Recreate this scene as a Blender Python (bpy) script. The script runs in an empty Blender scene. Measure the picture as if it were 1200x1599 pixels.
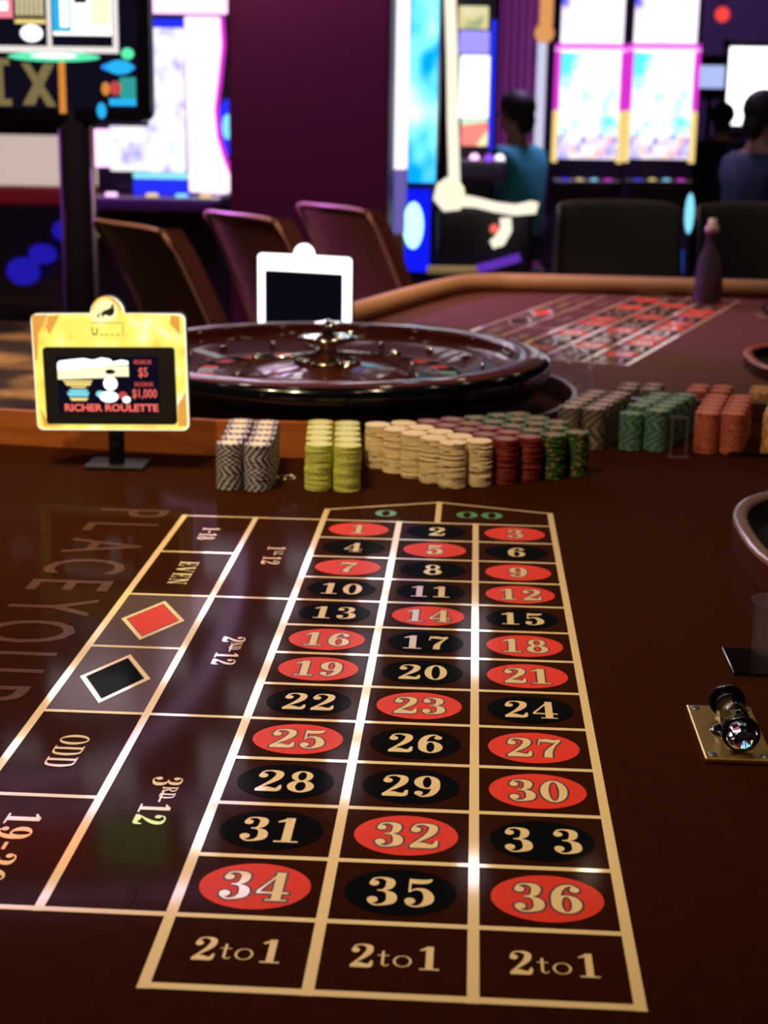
import bpy, bmesh, math, random
from mathutils import Vector, Matrix
random.seed(7)
PI = math.pi
S = bpy.context.scene
COL = S.collection

# ------------------------------------------------------------------ camera
cam = bpy.data.objects.new('camera', bpy.data.cameras.new('camera'))
COL.objects.link(cam)
Rv = Vector((0.9981379, 0.05903142, 0.01536338)); Uv = Vector((-0.02949437, 0.24660496, 0.96866716)); Fv = Vector((-0.05339311, 0.96731654, -0.24788685))
M = Matrix(((Rv.x, Uv.x, -Fv.x, 0.187256), (Rv.y, Uv.y, -Fv.y, -1.947672), (Rv.z, Uv.z, -Fv.z, 0.512286), (0, 0, 0, 1)))
cam.matrix_world = M
cd = cam.data
cd.sensor_fit = 'VERTICAL'; cd.sensor_height = 24.0; cd.sensor_width = 18.0
cd.lens = 2402 / 1599 * 24.0
cd.clip_start = 0.02; cd.clip_end = 100
cd.dof.use_dof = True; cd.dof.focus_distance = 1.34; cd.dof.aperture_fstop = cd.lens / 1000 / 0.0066
S.camera = cam

# ------------------------------------------------------------------ light
S.view_settings.view_transform = 'Standard'; S.view_settings.look = 'None'
S.view_settings.gamma = 1; S.view_settings.use_curve_mapping = False
S.view_settings.exposure = 0.0
w = bpy.data.worlds.new('world'); S.world = w; w.use_nodes = True
w.node_tree.nodes['Background'].inputs[0].default_value = (0.30, 0.12, 0.42, 1)
w.node_tree.nodes['Background'].inputs[1].default_value = 0.055

def light(name, kind, loc, target, power, col, size=0.3, spot=None, blend=0.5, sizey=None):
    d = bpy.data.lights.new(name, kind); d.energy = power; d.color = col
    if kind == 'AREA':
        d.size = size
        if sizey: d.shape = 'RECTANGLE'; d.size_y = sizey
    else: d.shadow_soft_size = size
    if kind == 'SPOT': d.spot_size = spot; d.spot_blend = blend
    o = bpy.data.objects.new(name, d); COL.objects.link(o); o.location = loc
    o.rotation_euler = (Vector(target) - Vector(loc)).to_track_quat('-Z', 'Y').to_euler()
    return o
light('table_spot_light', 'SPOT', (-0.46, -0.75, 1.95), (-0.20, -0.15, 0), 112, (1.0, 0.77, 0.43), 0.035, math.radians(75), 0.8)
light('left_felt_fill', 'SPOT', (-0.75, -0.35, 1.9), (-0.60, 0.10, 0), 125, (1.0, 0.74, 0.38), 0.04, math.radians(46), 0.95)  # unseen spot added to brighten and warm the left felt
light('near_table_light', 'SPOT', (0.1, -1.5, 1.9), (0.1, -0.95, 0), 38, (1.0, 0.77, 0.43), 0.05, math.radians(60), 0.9)
light('far_table_light', 'SPOT', (0.35, 2.35, 2.1), (0.45, 2.1, 0), 150, (1.0, 0.66, 0.44), 0.08, math.radians(62), 0.9)
light('pit_light', 'SPOT', (0.62, 0.05, 2.0), (0.45, 0.45, 0), 24, (1.0, 0.66, 0.45), 0.05, math.radians(60), 0.9)
light('chair_purple_light', 'SPOT', (-2.5, 4.0, 1.5), (-0.5, 2.85, 0.0), 800, (0.60, 0.14, 1.0), 0.10, math.radians(36), 0.6)
light('chair_warm_light', 'SPOT', (-1.0, 0.9, 2.5), (-0.5, 2.8, 0.1), 330, (1.0, 0.55, 0.38), 0.15, math.radians(38), 0.7)
light('pillar_purple_light', 'SPOT', (-0.7, 3.2, 3.1), (-0.5, 5.0, 1.0), 170, (0.5, 0.16, 0.95), 0.3, math.radians(60), 0.9)
light('hall_light', 'SPOT', (0.9, 8.6, 3.2), (0.9, 8.7, 0), 420, (0.75, 0.50, 1.0), 0.5, math.radians(95), 0.6)
light('partition_light', 'SPOT', (0.5, 8.9, 3.1), (0.5, 10.5, 1.0), 160, (0.8, 0.4, 1.0), 0.3, math.radians(60), 0.8)
light('back_wall_fill', 'SPOT', (2.7, 14.8, 3.2), (2.9, 18.0, 1.0), 260, (0.55, 0.5, 1.0), 0.3, math.radians(80), 0.9)  # unseen bluish spot, added to lift the back wall
light('carpet_light', 'SPOT', (-2.5, 6.6, 3.2), (-2.4, 6.7, -0.9), 500, (1.0, 0.72, 0.42), 0.2, math.radians(52), 0.8)

# ------------------------------------------------------------------ materials
def mat(name, col, rough=0.5, metal=0.0, spec=0.5, coat=0.0, coatr=0.05, emit=None, es=0.0, trans=0.0, ior=1.5, alpha=1.0, noise=None, bump=None):
    m = bpy.data.materials.new(name); m.use_nodes = True
    nt = m.node_tree; b = nt.nodes['Principled BSDF']
    b.inputs['Base Color'].default_value = (*col, 1)
    b.inputs['Roughness'].default_value = rough; b.inputs['Metallic'].default_value = metal
    b.inputs['Specular IOR Level'].default_value = spec
    b.inputs['Coat Weight'].default_value = coat; b.inputs['Coat Roughness'].default_value = coatr
    b.inputs['Transmission Weight'].default_value = trans; b.inputs['IOR'].default_value = ior
    b.inputs['Alpha'].default_value = alpha
    if emit:
        b.inputs['Emission Color'].default_value = (*emit, 1); b.inputs['Emission Strength'].default_value = es
    tc = None
    if noise or bump: tc = nt.nodes.new('ShaderNodeTexCoord')
    if noise:
        sc, c2, lo, hi = noise
        n = nt.nodes.new('ShaderNodeTexNoise'); n.inputs['Scale'].default_value = sc; n.inputs['Detail'].default_value = 5
        r = nt.nodes.new('ShaderNodeValToRGB'); r.color_ramp.elements[0].position = lo; r.color_ramp.elements[1].position = hi
        r.color_ramp.elements[0].color = (*col, 1); r.color_ramp.elements[1].color = (*c2, 1)
        nt.links.new(tc.outputs['Object'], n.inputs['Vector']); nt.links.new(n.outputs['Fac'], r.inputs['Fac'])
        nt.links.new(r.outputs['Color'], b.inputs['Base Color'])
    if bump:
        sc, st = bump
        n = nt.nodes.new('ShaderNodeTexNoise'); n.inputs['Scale'].default_value = sc; n.inputs['Detail'].default_value = 3
        bp = nt.nodes.new('ShaderNodeBump'); bp.inputs['Strength'].default_value = st; bp.inputs['Distance'].default_value = 0.002
        nt.links.new(tc.outputs['Object'], n.inputs['Vector']); nt.links.new(n.outputs['Fac'], bp.inputs['Height'])
        nt.links.new(bp.outputs['Normal'], b.inputs['Normal'])
    return m

def wood(name, c1, c2, scale=3.0, rough=0.35, coat=0.3, spec=0.5, coatr=0.1):
    m = mat(name, c1, rough, coat=coat, coatr=coatr, spec=spec)
    nt = m.node_tree; b = nt.nodes['Principled BSDF']
    tc = nt.nodes.new('ShaderNodeTexCoord'); mp = nt.nodes.new('ShaderNodeMapping'); mp.inputs['Scale'].default_value = (1, 9, 9)
    n = nt.nodes.new('ShaderNodeTexNoise'); n.inputs['Scale'].default_value = scale; n.inputs['Detail'].default_value = 6; n.inputs['Distortion'].default_value = 0.8
    r = nt.nodes.new('ShaderNodeValToRGB'); r.color_ramp.elements[0].color = (*c1, 1); r.color_ramp.elements[1].color = (*c2, 1)
    r.color_ramp.elements[0].position = 0.35; r.color_ramp.elements[1].position = 0.68
    nt.links.new(tc.outputs['Object'], mp.inputs['Vector']); nt.links.new(mp.outputs['Vector'], n.inputs['Vector'])
    nt.links.new(n.outputs['Fac'], r.inputs['Fac']); nt.links.new(r.outputs['Color'], b.inputs['Base Color'])
    return m

def glow(name, col, st):
    m = bpy.data.materials.new(name); m.use_nodes = True; nt = m.node_tree
    nt.nodes.clear(); e = nt.nodes.new('ShaderNodeEmission'); o = nt.nodes.new('ShaderNodeOutputMaterial')
    e.inputs[0].default_value = (*col, 1); e.inputs[1].default_value = st
    nt.links.new(e.outputs[0], o.inputs[0]); return m

def screen(name, stops, scale, st, kind='NOISE', stretch=(1, 1, 1)):
    # a lit screen picture: cells or clouds of colour
    m = bpy.data.materials.new(name); m.use_nodes = True; nt = m.node_tree; nt.nodes.clear()
    e = nt.nodes.new('ShaderNodeEmission'); o = nt.nodes.new('ShaderNodeOutputMaterial'); e.inputs[1].default_value = st
    tc = nt.nodes.new('ShaderNodeTexCoord'); mp = nt.nodes.new('ShaderNodeMapping'); mp.inputs['Scale'].default_value = stretch
    if kind == 'NOISE':
        n = nt.nodes.new('ShaderNodeTexNoise'); n.inputs['Detail'].default_value = 2; out = n.outputs['Fac']
    else:
        n = nt.nodes.new('ShaderNodeTexVoronoi'); out = n.outputs['Color']
    n.inputs['Scale'].default_value = scale
    r = nt.nodes.new('ShaderNodeValToRGB')
    while len(r.color_ramp.elements) < len(stops): r.color_ramp.elements.new(0.5)
    for el, (p, c) in zip(r.color_ramp.elements, stops): el.position = p; el.color = (*c, 1)
    nt.links.new(tc.outputs['Object'], mp.inputs['Vector']); nt.links.new(mp.outputs['Vector'], n.inputs['Vector'])
    nt.links.new(out, r.inputs['Fac']); nt.links.new(r.outputs['Color'], e.inputs[0]); nt.links.new(e.outputs[0], o.inputs[0])
    return m

felt = mat('brown_felt', (0.024, 0.0042, 0.0010), 0.9, spec=0.02, coat=0.046, coatr=0.075, noise=(60, (0.031, 0.0060, 0.0015), 0.3, 0.7), bump=(900, 0.05))
felt2 = mat('far_felt', (0.075, 0.020, 0.011), 0.8, spec=0.2, noise=(60, (0.09, 0.024, 0.013), 0.3, 0.7))
cream = mat('cream_print', (0.92, 0.68, 0.36), 0.45, spec=0.3, coat=1.0, coatr=0.055, bump=(60, 0.10))
fb = felt.node_tree.nodes['Principled BSDF']; fb.inputs['Sheen Weight'].default_value = 0.13; fb.inputs['Sheen Roughness'].default_value = 0.35; fb.inputs['Sheen Tint'].default_value = (0.85, 0.36, 0.07, 1)
redp = mat('red_print', (0.74, 0.040, 0.014), 0.5, spec=0.06, coat=0.05, coatr=0.12)
blackp = mat('black_print', (0.002, 0.002, 0.003), 0.8, spec=0.02, coat=0.018, coatr=0.08)
darkout = mat('dark_outline_print', (0.06, 0.008, 0.004), 0.5)
greenp = mat('green_print', (0.06, 0.30, 0.09), 0.4)
faint = mat('painted_projection', (0.085, 0.028, 0.018), 0.7, spec=0.1, coat=0.12, coatr=0.13)
palefill = mat('pale_panel', (0.065, 0.018, 0.012), 0.6, spec=0.1, coat=0.16, coatr=0.13)
brown_wood = wood('brown_wood', (0.34, 0.085, 0.016), (0.50, 0.14, 0.028), 3, 0.5, 0.05)
dark_wood = wood('dark_wood', (0.03, 0.010, 0.006), (0.06, 0.018, 0.010), 3, 0.3, 0.3)
maroon_wood = wood('maroon_wood', (0.075, 0.012, 0.009), (0.10, 0.014, 0.010), 5, 0.4, 0.5, 0.06, 0.03)
slope_wood = wood('maroon_slope', (0.05, 0.008, 0.006), (0.085, 0.011, 0.007), 5, 0.6, 0.10, 0.04, 0.03)
tan_rail = mat('tan_rail', (0.42, 0.24, 0.11), 0.5)
black_gloss = mat('black_gloss', (0.003, 0.003, 0.005), 0.12, spec=0.5, coat=0.6)
black_matte = mat('black_matte', (0.008, 0.008, 0.010), 0.6)
grey_metal = mat('grey_metal', (0.12, 0.13, 0.16), 0.4, metal=0.7)
chrome = mat('chrome', (0.85, 0.80, 0.70), 0.12, metal=1.0)
brass = mat('brass', (0.80, 0.52, 0.16), 0.33, metal=1.0, bump=(300, 0.05))
glass = mat('clear_glass', (0.95, 0.95, 0.95), 0.02, trans=1.0, ior=1.45)
acryl = mat('clear_acrylic', (0.30, 0.24, 0.34), 0.10, ior=1.5, alpha=0.14)
guard_clear = mat('guard_clear', (0.40, 0.25, 0.50), 0.08, ior=1.5, alpha=0.26, coat=0.5)
crystal = mat('crystal', (0.95, 0.95, 1.0), 0.01, trans=1.0, ior=1.8)
brown_leather = mat('brown_leather', (0.10, 0.036, 0.026), 0.38, spec=0.5, coat=0.15, coatr=0.3, bump=(60, 0.3))
black_leather = mat('black_leather', (0.016, 0.012, 0.016), 0.45, bump=(60, 0.2))
piping = mat('tan_piping', (0.32, 0.20, 0.13), 0.4)
purple_plastic = mat('mauve_lip', (0.20, 0.11, 0.115), 0.25, coat=0.4)
redbrown = mat('red_brown_side', (0.09, 0.018, 0.008), 0.5)
copper = mat('copper_lip', (0.35, 0.09, 0.06), 0.35)

# ------------------------------------------------------------------ mesh helpers
class MB:
    def __init__(s): s.v = []; s.f = []; s.m = []; s.smooth = []
    def add(s, vs, fs, mi=0, sm=False, T=None):
        n = len(s.v)
        s.v += [(T @ Vector(p)) if T else Vector(p) for p in vs]
        for f in fs: s.f.append([i + n for i in f]); s.m.append(mi); s.smooth.append(sm)
    def box(s, a, b, mi=0, T=None, bev=0.0):
        bm = bmesh.new(); bmesh.ops.create_cube(bm, size=1)
        a = Vector(a); b = Vector(b); c = (a + b) / 2; d = b - a
        for v in bm.verts: v.co = Vector((v.co.x * d.x, v.co.y * d.y, v.co.z * d.z)) + c
        if bev > 0: bmesh.ops.bevel(bm, geom=bm.edges[:], offset=bev, segments=2, profile=0.5, affect='EDGES')
        bm.verts.index_update(); s.add([v.co.copy() for v in bm.verts], [[v.index for v in f.verts] for f in bm.faces], mi, False, T); bm.free()
    def lathe(s, prof, n=48, mi=0, T=None, a0=0, a1=2 * PI, close=False, sm=True):
        full = abs(a1 - a0 - 2 * PI) < 1e-6
        k = n if full else n + 1; vs = []; fs = []
        for i in range(k):
            a = a0 + (a1 - a0) * i / n
            for r, z in prof: vs.append((r * math.cos(a), r * math.sin(a), z))
        L = len(prof)
        for i in range(n):
            j = (i + 1) % k
            for q in range(L if close else L - 1):
                q2 = (q + 1) % L
                fs.append([i * L + q, j * L + q, j * L + q2, i * L + q2])
        s.add(vs, fs, mi, sm, T)
        if not full and close:
            s.add([vs[q] for q in range(L)], [list(range(L))], mi, False, T)
            s.add([vs[(k - 1) * L + q] for q in range(L)], [list(range(L))[::-1]], mi, False, T)
    def tube(s, pts, r, n=8, mi=0, T=None, cap=True):
        pts = [Vector(p) for p in pts]; rs = r if isinstance(r, (list, tuple)) else [r] * len(pts)
        vs = []; fs = []; up = None
        for i, p in enumerate(pts):
            d = (pts[min(i + 1, len(pts) - 1)] - pts[max(i - 1, 0)]).normalized()
            if up is None: up = Vector((0, 0, 1)) if abs(d.z) < 0.9 else Vector((1, 0, 0))
            x = up.cross(d).normalized(); y = d.cross(x); up = y
            for k in range(n):
                a = 2 * PI * k / n; vs.append(p + (x * math.cos(a) + y * math.sin(a)) * rs[i])
        for i in range(len(pts) - 1):
            for k in range(n): fs.append([i * n + k, i * n + (k + 1) % n, (i + 1) * n + (k + 1) % n, (i + 1) * n + k])
        if cap: fs += [list(range(n))[::-1], [(len(pts) - 1) * n + k for k in range(n)]]
        s.add(vs, fs, mi, True, T)
    def sphere(s, c, r, n=12, mi=0, sc=(1, 1, 1), T=None):
        vs = []; fs = []; c = Vector(c); h = n // 2
        for i in range(h + 1):
            t = PI * i / h
            for k in range(n):
                a = 2 * PI * k / n; vs.append(c + Vector((r * sc[0] * math.sin(t) * math.cos(a), r * sc[1] * math.sin(t) * math.sin(a), r * sc[2] * math.cos(t))))
        for i in range(h):
            for k in range(n): fs.append([i * n + k, (i + 1) * n + k, (i + 1) * n + (k + 1) % n, i * n + (k + 1) % n])
        s.add(vs, fs, mi, True, T)
    def prism(s, outline, d0, d1, mi=0, T=None, side=None):
        n = len(outline)
        vs = [(x, y, d0) for x, y in outline] + [(x, y, d1) for x, y in outline]
        s.add(vs, [list(range(n))[::-1], list(range(n, 2 * n))], mi, False, T)
        s.add(vs, [[i, (i + 1) % n, n + (i + 1) % n, n + i] for i in range(n)], mi if side is None else side, False, T)
    def flat(s, outline, z, mi=0, T=None): s.add([(x, y, z) for x, y in outline], [list(range(len(outline)))], mi, False, T)
    def build(s, name, mats, parent=None):
        me = bpy.data.meshes.new(name); me.from_pydata(s.v, [], s.f)
        for m in (mats if isinstance(mats, (list, tuple)) else [mats]): me.materials.append(m)
        for p, mi, sm in zip(me.polygons, s.m, s.smooth): p.material_index = mi; p.use_smooth = sm
        me.update()
        o = bpy.data.objects.new(name, me); COL.objects.link(o)
        if parent: o.parent = parent
        return o

def tag(o, label=None, cat=None, group=None, kind=None):
    if label: o['label'] = label
    if cat: o['category'] = cat
    if group: o['group'] = group
    if kind: o['kind'] = kind
    return o
def empty(name, loc=(0, 0, 0), rz=0, **k):
    o = bpy.data.objects.new(name, None); COL.objects.link(o); o.location = loc; o.rotation_euler = (0, 0, rz); o.empty_display_size = 0.05
    return tag(o, **k)
KIDS = {}
def copy_tree(o, parent=None):
    c = o.copy(); COL.objects.link(c); c.parent = parent
    for ch in list(o.children): copy_tree(ch, c)
    return c
def rrect(x0, y0, x1, y1, r, n=6):
    p = []
    for cx, cy, a in ((x1 - r, y1 - r, 0), (x0 + r, y1 - r, PI / 2), (x0 + r, y0 + r, PI), (x1 - r, y0 + r, 3 * PI / 2)):
        for i in range(n + 1):
            t = a + PI / 2 * i / n; p.append((cx + r * math.cos(t), cy + r * math.sin(t)))
    return p
def ell(cx, cy, rx, ry, n=40, a0=0): return [(cx + rx * math.cos(a0 + 2 * PI * i / n), cy + ry * math.sin(a0 + 2 * PI * i / n)) for i in range(n)]
def T3(loc=(0, 0, 0), rx=0, ry=0, rz=0, sc=(1, 1, 1)):
    return Matrix.Translation(loc) @ Matrix.Rotation(rz, 4, 'Z') @ Matrix.Rotation(ry, 4, 'Y') @ Matrix.Rotation(rx, 4, 'X') @ Matrix.Diagonal((*sc, 1))

# ------------------------------------------------------------------ glyphs (heavy serif numerals)
def cr(pts, n=6):
    out = []
    P = [pts[0]] + list(pts) + [pts[-1]]
    for i in range(1, len(P) - 2):
        for k in range(n):
            t = k / n; o = []
            for c in range(3):
                a, b, d, e = P[i - 1][c], P[i][c], P[i + 1][c], P[i + 2][c]
                o.append(0.5 * (2 * b + (d - a) * t + (2 * a - 5 * b + 4 * d - e) * t * t + (3 * b - a - 3 * d + e) * t ** 3))
            out.append(o)
    out.append(list(pts[-1])); return out
def stroke(pts, smooth=True, grow=0.0):
    p = cr(pts) if smooth else [list(q) for q in pts]
    quads = []; L = []; R = []
    for i in range(len(p)):
        a = p[max(i - 1, 0)]; b = p[min(i + 1, len(p) - 1)]
        dx, dy = b[0] - a[0], b[1] - a[1]; l = math.hypot(dx, dy) or 1; h = p[i][2] / 2 + grow
        L.append((p[i][0] - dy / l * h, p[i][1] + dx / l * h)); R.append((p[i][0] + dy / l * h, p[i][1] - dx / l * h))
    return [[L[i], R[i], R[i + 1], L[i + 1]] for i in range(len(p) - 1)]
def ring(cx, cy, ro, ri, n=28, grow=0.0):
    o = ell(cx, cy, ro[0] + grow, ro[1] + grow, n); q = ell(cx, cy, max(ri[0] - grow, .01), max(ri[1] - grow, .01), n)
    return [[o[i], o[(i + 1) % n], q[(i + 1) % n], q[i]] for i in range(n)]
def rc(x0, y0, x1, y1, g=0.0): return [[(x0 - g, y0 - g), (x1 + g, y0 - g), (x1 + g, y1 + g), (x0 - g, y1 + g)]]
def blob(x, y, r, g=0.0): return [ell(x, y, r + g, r + g, 14)]
def glyph(c, g=0.0):
    s = lambda p, sm=True: stroke(p, sm, g)
    if c == '0': return ring(.31, .5, (.31, .5), (.12, .44), grow=g), .62
    if c == '1': return rc(.2, 0, .4, 1, g) + s([(.04, .82, .05), (.2, .9, .1), (.3, .97, .06)]) + rc(.04, 0, .56, .06, g), .6
    if c == '2': return blob(.14, .73, .11, g) + s([(.07, .76, .06), (.14, .92, .06), (.3, .97, .06), (.5, .88, .17), (.5, .68, .19), (.38, .47, .14), (.2, .26, .07), (.07, .1, .06)]) + s([(.05, .05, .1), (.25, .13, .17), (.42, .08, .16), (.55, .1, .14), (.6, .3, .05)]) + rc(.04, 0, .5, .05, g), .62
    if c == '3': return blob(.14, .78, .1, g) + s([(.07, .8, .06), (.14, .94, .05), (.3, .97, .06), (.46, .87, .18), (.45, .67, .17), (.34, .55, .06), (.22, .53, .04)]) + s([(.22, .53, .04), (.38, .5, .07), (.5, .37, .2), (.5, .17, .2), (.34, .04, .07), (.18, .03, .05), (.07, .14, .06)]) + blob(.14, .2, .11, g), .62
    if c == '4': return s([(.42, .98, .05), (.04, .3, .06)], False) + rc(.02, .24, .66, .31, g) + rc(.34, 0, .53, 1, g) + rc(.22, 0, .65, .05, g), .66
    if c == '5': return s([(.12, .5, .05), (.13, .98, .05)], False) + s([(.11, .9, .16), (.3, .88, .16), (.46, .9, .14), (.56, .98, .05)]) + s([(.12, .52, .04), (.24, .61, .06), (.4, .58, .13), (.5, .4, .2), (.49, .2, .2), (.34, .04, .07), (.18, .03, .05), (.07, .13, .06)]) + blob(.14, .2, .11, g), .62
    if c == '6': return ring(.32, .31, (.3, .31), (.1, .26), grow=g) + s([(.53, .88, .06), (.4, .97, .06), (.22, .86, .14), (.12, .6, .19), (.12, .32, .2)]) + blob(.5, .82, .1, g), .63
    if c == '9':
        q, w_ = glyph('6', g); return [[(.63 - x, 1 - y) for x, y in f] for f in q], w_
    if c == '7': return s([(.08, .87, .12), (.25, .9, .17), (.42, .86, .16), (.6, .93, .1)]) + s([(.06, .66, .04), (.1, .98, .05)], False) + s([(.6, .92, .05), (.42, .6, .09), (.3, .3, .18), (.28, 0, .2)]), .62
    if c == '8': return ring(.31, .75, (.25, .25), (.1, .2), grow=g) + ring(.32, .27, (.31, .28), (.12, .21), grow=g), .63
    if c == '-': return rc(.05, .42, .4, .52, g), .45
    if c == 'E': return rc(.1, 0, .28, 1, g) + rc(.02, 0, .62, .05, g) + rc(.02, .95, .6, 1, g) + rc(.28, .48, .48, .53, g) + rc(.57, 0, .63, .3, g) + rc(.55, .72, .61, 1, g) + rc(.44, .36, .49, .65, g), .68
    if c == 'V': return s([(.1, .98, .2), (.38, .02, .16)], False) + s([(.64, .98, .05), (.4, .02, .06)], False) + rc(0, .95, .3, 1, g) + rc(.5, .95, .76, 1, g), .76
    if c == 'N': return rc(.1, 0, .16, 1, g) + rc(.6, 0, .66, 1, g) + s([(.14, .98, .16), (.6, .04, .16)], False) + rc(0, 0, .27, .05, g) + rc(.5, .95, .76, 1, g) + rc(.0, .95, .2, 1, g), .76
    if c == 'O': return ring(.38, .5, (.38, .5), (.2, .45), grow=g), .76
    if c == 'D': return rc(.1, 0, .26, 1, g) + rc(.0, 0, .4, .05, g) + rc(.0, .95, .4, 1, g) + s([(.38, .97, .05), (.55, .88, .12), (.63, .5, .17), (.55, .12, .12), (.38, .03, .05)]), .74
    if c == 'R': return rc(.1, 0, .26, 1, g) + rc(.0, 0, .36, .05, g) + rc(.0, .95, .4, 1, g) + s([(.38, .97, .05), (.55, .85, .13), (.55, .65, .13), (.36, .52, .05), (.2, .52, .05)]) + s([(.36, .52, .12), (.52, .2, .16), (.68, .03, .07)]), .72
    if c == 'S': return s([(.5, .78, .05), (.4, .95, .05), (.22, .95, .08), (.12, .75, .15), (.3, .53, .17), (.5, .3, .16), (.42, .06, .08), (.2, .04, .05), (.07, .25, .06)]), .6
    if c == 'T': return rc(.26, 0, .42, 1, g) + rc(.15, 0, .53, .05, g) + rc(.02, .94, .66, 1, g) + rc(.02, .75, .07, 1, g) + rc(.61, .75, .66, 1, g), .7
    if c == 't': return rc(.12, .08, .2, .85, g) + rc(0, .58, .34, .63, g) + s([(.16, .12, .07), (.24, .02, .05), (.36, .1, .04)]), .42
    if c == 'o': return ring(.28, .31, (.28, .32), (.21, .28), grow=g), .58
    return [], .3
def word(mb, txt, org, right, up, h, wsc, z, mi, gap=.08, g=0.0, centre=True, small=None):
    # org: centre of the word on its mid height. right/up: 2D unit vectors
    parts = []; xx = 0
    for i, c in enumerate(txt):
        if c == ' ': xx += .3; continue
        q, ww = glyph(c, g); k = 1.0; dy = 0
        if small and i in small: k = .5; dy = .45
        parts.append((q, xx, k, dy)); xx += ww * k + gap
    xx -= gap
    zi = 0
    for q, x0, k, dy in parts:
        for f in q:
            pts = [((x0 + px * k - xx / 2) * wsc * h, (py * k + dy - .5) * h) for px, py in f]
            zi += 1
            mb.add([(org[0] + right[0] * a + up[0] * b, org[1] + right[1] * a + up[1] * b, z + (zi % 9) * 2e-6) for a, b in pts], [list(range(len(pts)))], mi)

def textmesh(body, size, offset=0.0, align='CENTER'):
    cu = bpy.data.curves.new('lettering', 'FONT'); cu.body = body; cu.size = size; cu.offset = offset; cu.align_x = align; cu.resolution_u = 3
    o = bpy.data.objects.new('lettering', cu); COL.objects.link(o)
    bpy.context.view_layer.update()
    me = bpy.data.meshes.new_from_object(o.evaluated_get(bpy.context.evaluated_depsgraph_get()))
    vs = [v.co.copy() for v in me.vertices]; fs = [list(p.vertices) for p in me.polygons]
    bpy.data.objects.remove(o); bpy.data.curves.remove(cu); bpy.data.meshes.remove(me)
    return vs, fs

# ================================================================== SETTING
FZ = -0.90
carpet = mat('carpet', (0.045, 0.025, 0.02), 0.95, noise=(2.2, (0.55, 0.30, 0.11), 0.46, 0.58))
b = MB(); b.box((-9, -4, FZ - .1), (9, 18, FZ)); tag(b.build('floor', carpet), kind='structure')
b = MB(); b.box((-9, -4, 3.4), (9, 18, 3.5)); tag(b.build('ceiling', mat('ceiling_paint', (0.035, 0.02, 0.03), 0.9)), kind='structure')
wallm = mat('wall_paint', (0.09, 0.025, 0.10), 0.8)
b = MB(); b.box((-9, 17.9, FZ), (9, 18, 3.4)); tag(b.build('wall_back', wallm), kind='structure')
b = MB(); b.box((-9.1, -4, FZ), (-9, 18, 3.4)); tag(b.build('wall_left', wallm), kind='structure')
b = MB(); b.box((9, -4, FZ), (9.1, 18, 3.4)); tag(b.build('wall_right', wallm), kind='structure')
b = MB(); b.box((-9, -4.1, FZ), (9, -4, 3.4)); tag(b.build('wall_front', wallm), kind='structure')
b = MB(); b.box((-0.91, 5.0, FZ), (-0.20, 5.7, 3.4), bev=.02); tag(b.build('wall_pillar', mat('maroon_panel', (0.16, 0.018, 0.050), 0.55, spec=.3)), kind='structure')
# bright window far right, and the distant lit panel behind the left display
b = MB(); b.box((3.23, 17.84, 0.50), (5.0, 17.88, 1.42)); wn = b.build('window_1', glow('daylight_pane', (1.0, 0.98, 1.0), 2.6)); tag(wn, kind='structure')
b = MB()
for x0, x1 in ((3.15, 3.23), (5.0, 5.08)): b.box((x0, 17.8, .42), (x1, 17.89, 1.50))
b.box((3.15, 17.8, .42), (5.08, 17.89, .5)); b.box((3.15, 17.8, 1.42), (5.08, 17.89, 1.50)); b.build('window_frame', black_matte, wn)
# purple ribbed partition between the slot rows
b = MB()
for i in range(9): b.box((.20 + i * .058, 10.5, FZ), (.240 + i * .058, 10.62, 3.4), bev=.01)
b.box((.19, 10.6, FZ), (.72, 10.75, 3.4)); tag(b.build('wall_partition', mat('purple_panel', (0.22, 0.04, 0.20), 0.5)), kind='structure')
# unseen ceiling downlights, added for point highlights on the wheel
lampglow = glow('added_downlight_glow', (1.0, 0.85, 0.6), 45.0)
first = None
k = 0
for x, y in ((-1.8, 1.2), (-.6, 1.6), (.6, 1.3), (1.8, 1.2), (-1.2, 3.2), (.3, 3.4), (1.6, 3.2), (-2.6, 3.6), (2.9, 3.6), (.9, 5.6), (2.3, 6.2), (-.6, -.8), (.9, -1.2)):
    o = None
    if first is None:
        o = empty('added_downlight'); first = o
        q = MB(); q.lathe([(.06, 0), (.085, 0), (.085, -.012), (.06, -.012)], 24, close=True); q.build('trim_ring', grey_metal, o)
        q = MB(); q.lathe([(0, -.004), (.06, -.004)], 24); q.build('lens', lampglow, o)
    else: o = copy_tree(first)
    k += 1
    o.location = (x, y, 3.399)
    tag(o, 'unseen small round recessed downlight, added in the ceiling ' + ['over the left end of the wheel', 'over the far rim of the wheel', 'over the ledge between the tables', 'over the far table right side', 'over the left display post', 'over the far padded rail', 'behind the right black chair', 'over the left carpet', 'over the far right aisle', 'behind the blue light post', 'before the person in the dark jacket', 'over the near table left side', 'over the near table right side'][k - 1], 'ceiling light', 'added recessed ceiling downlights')

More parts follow.
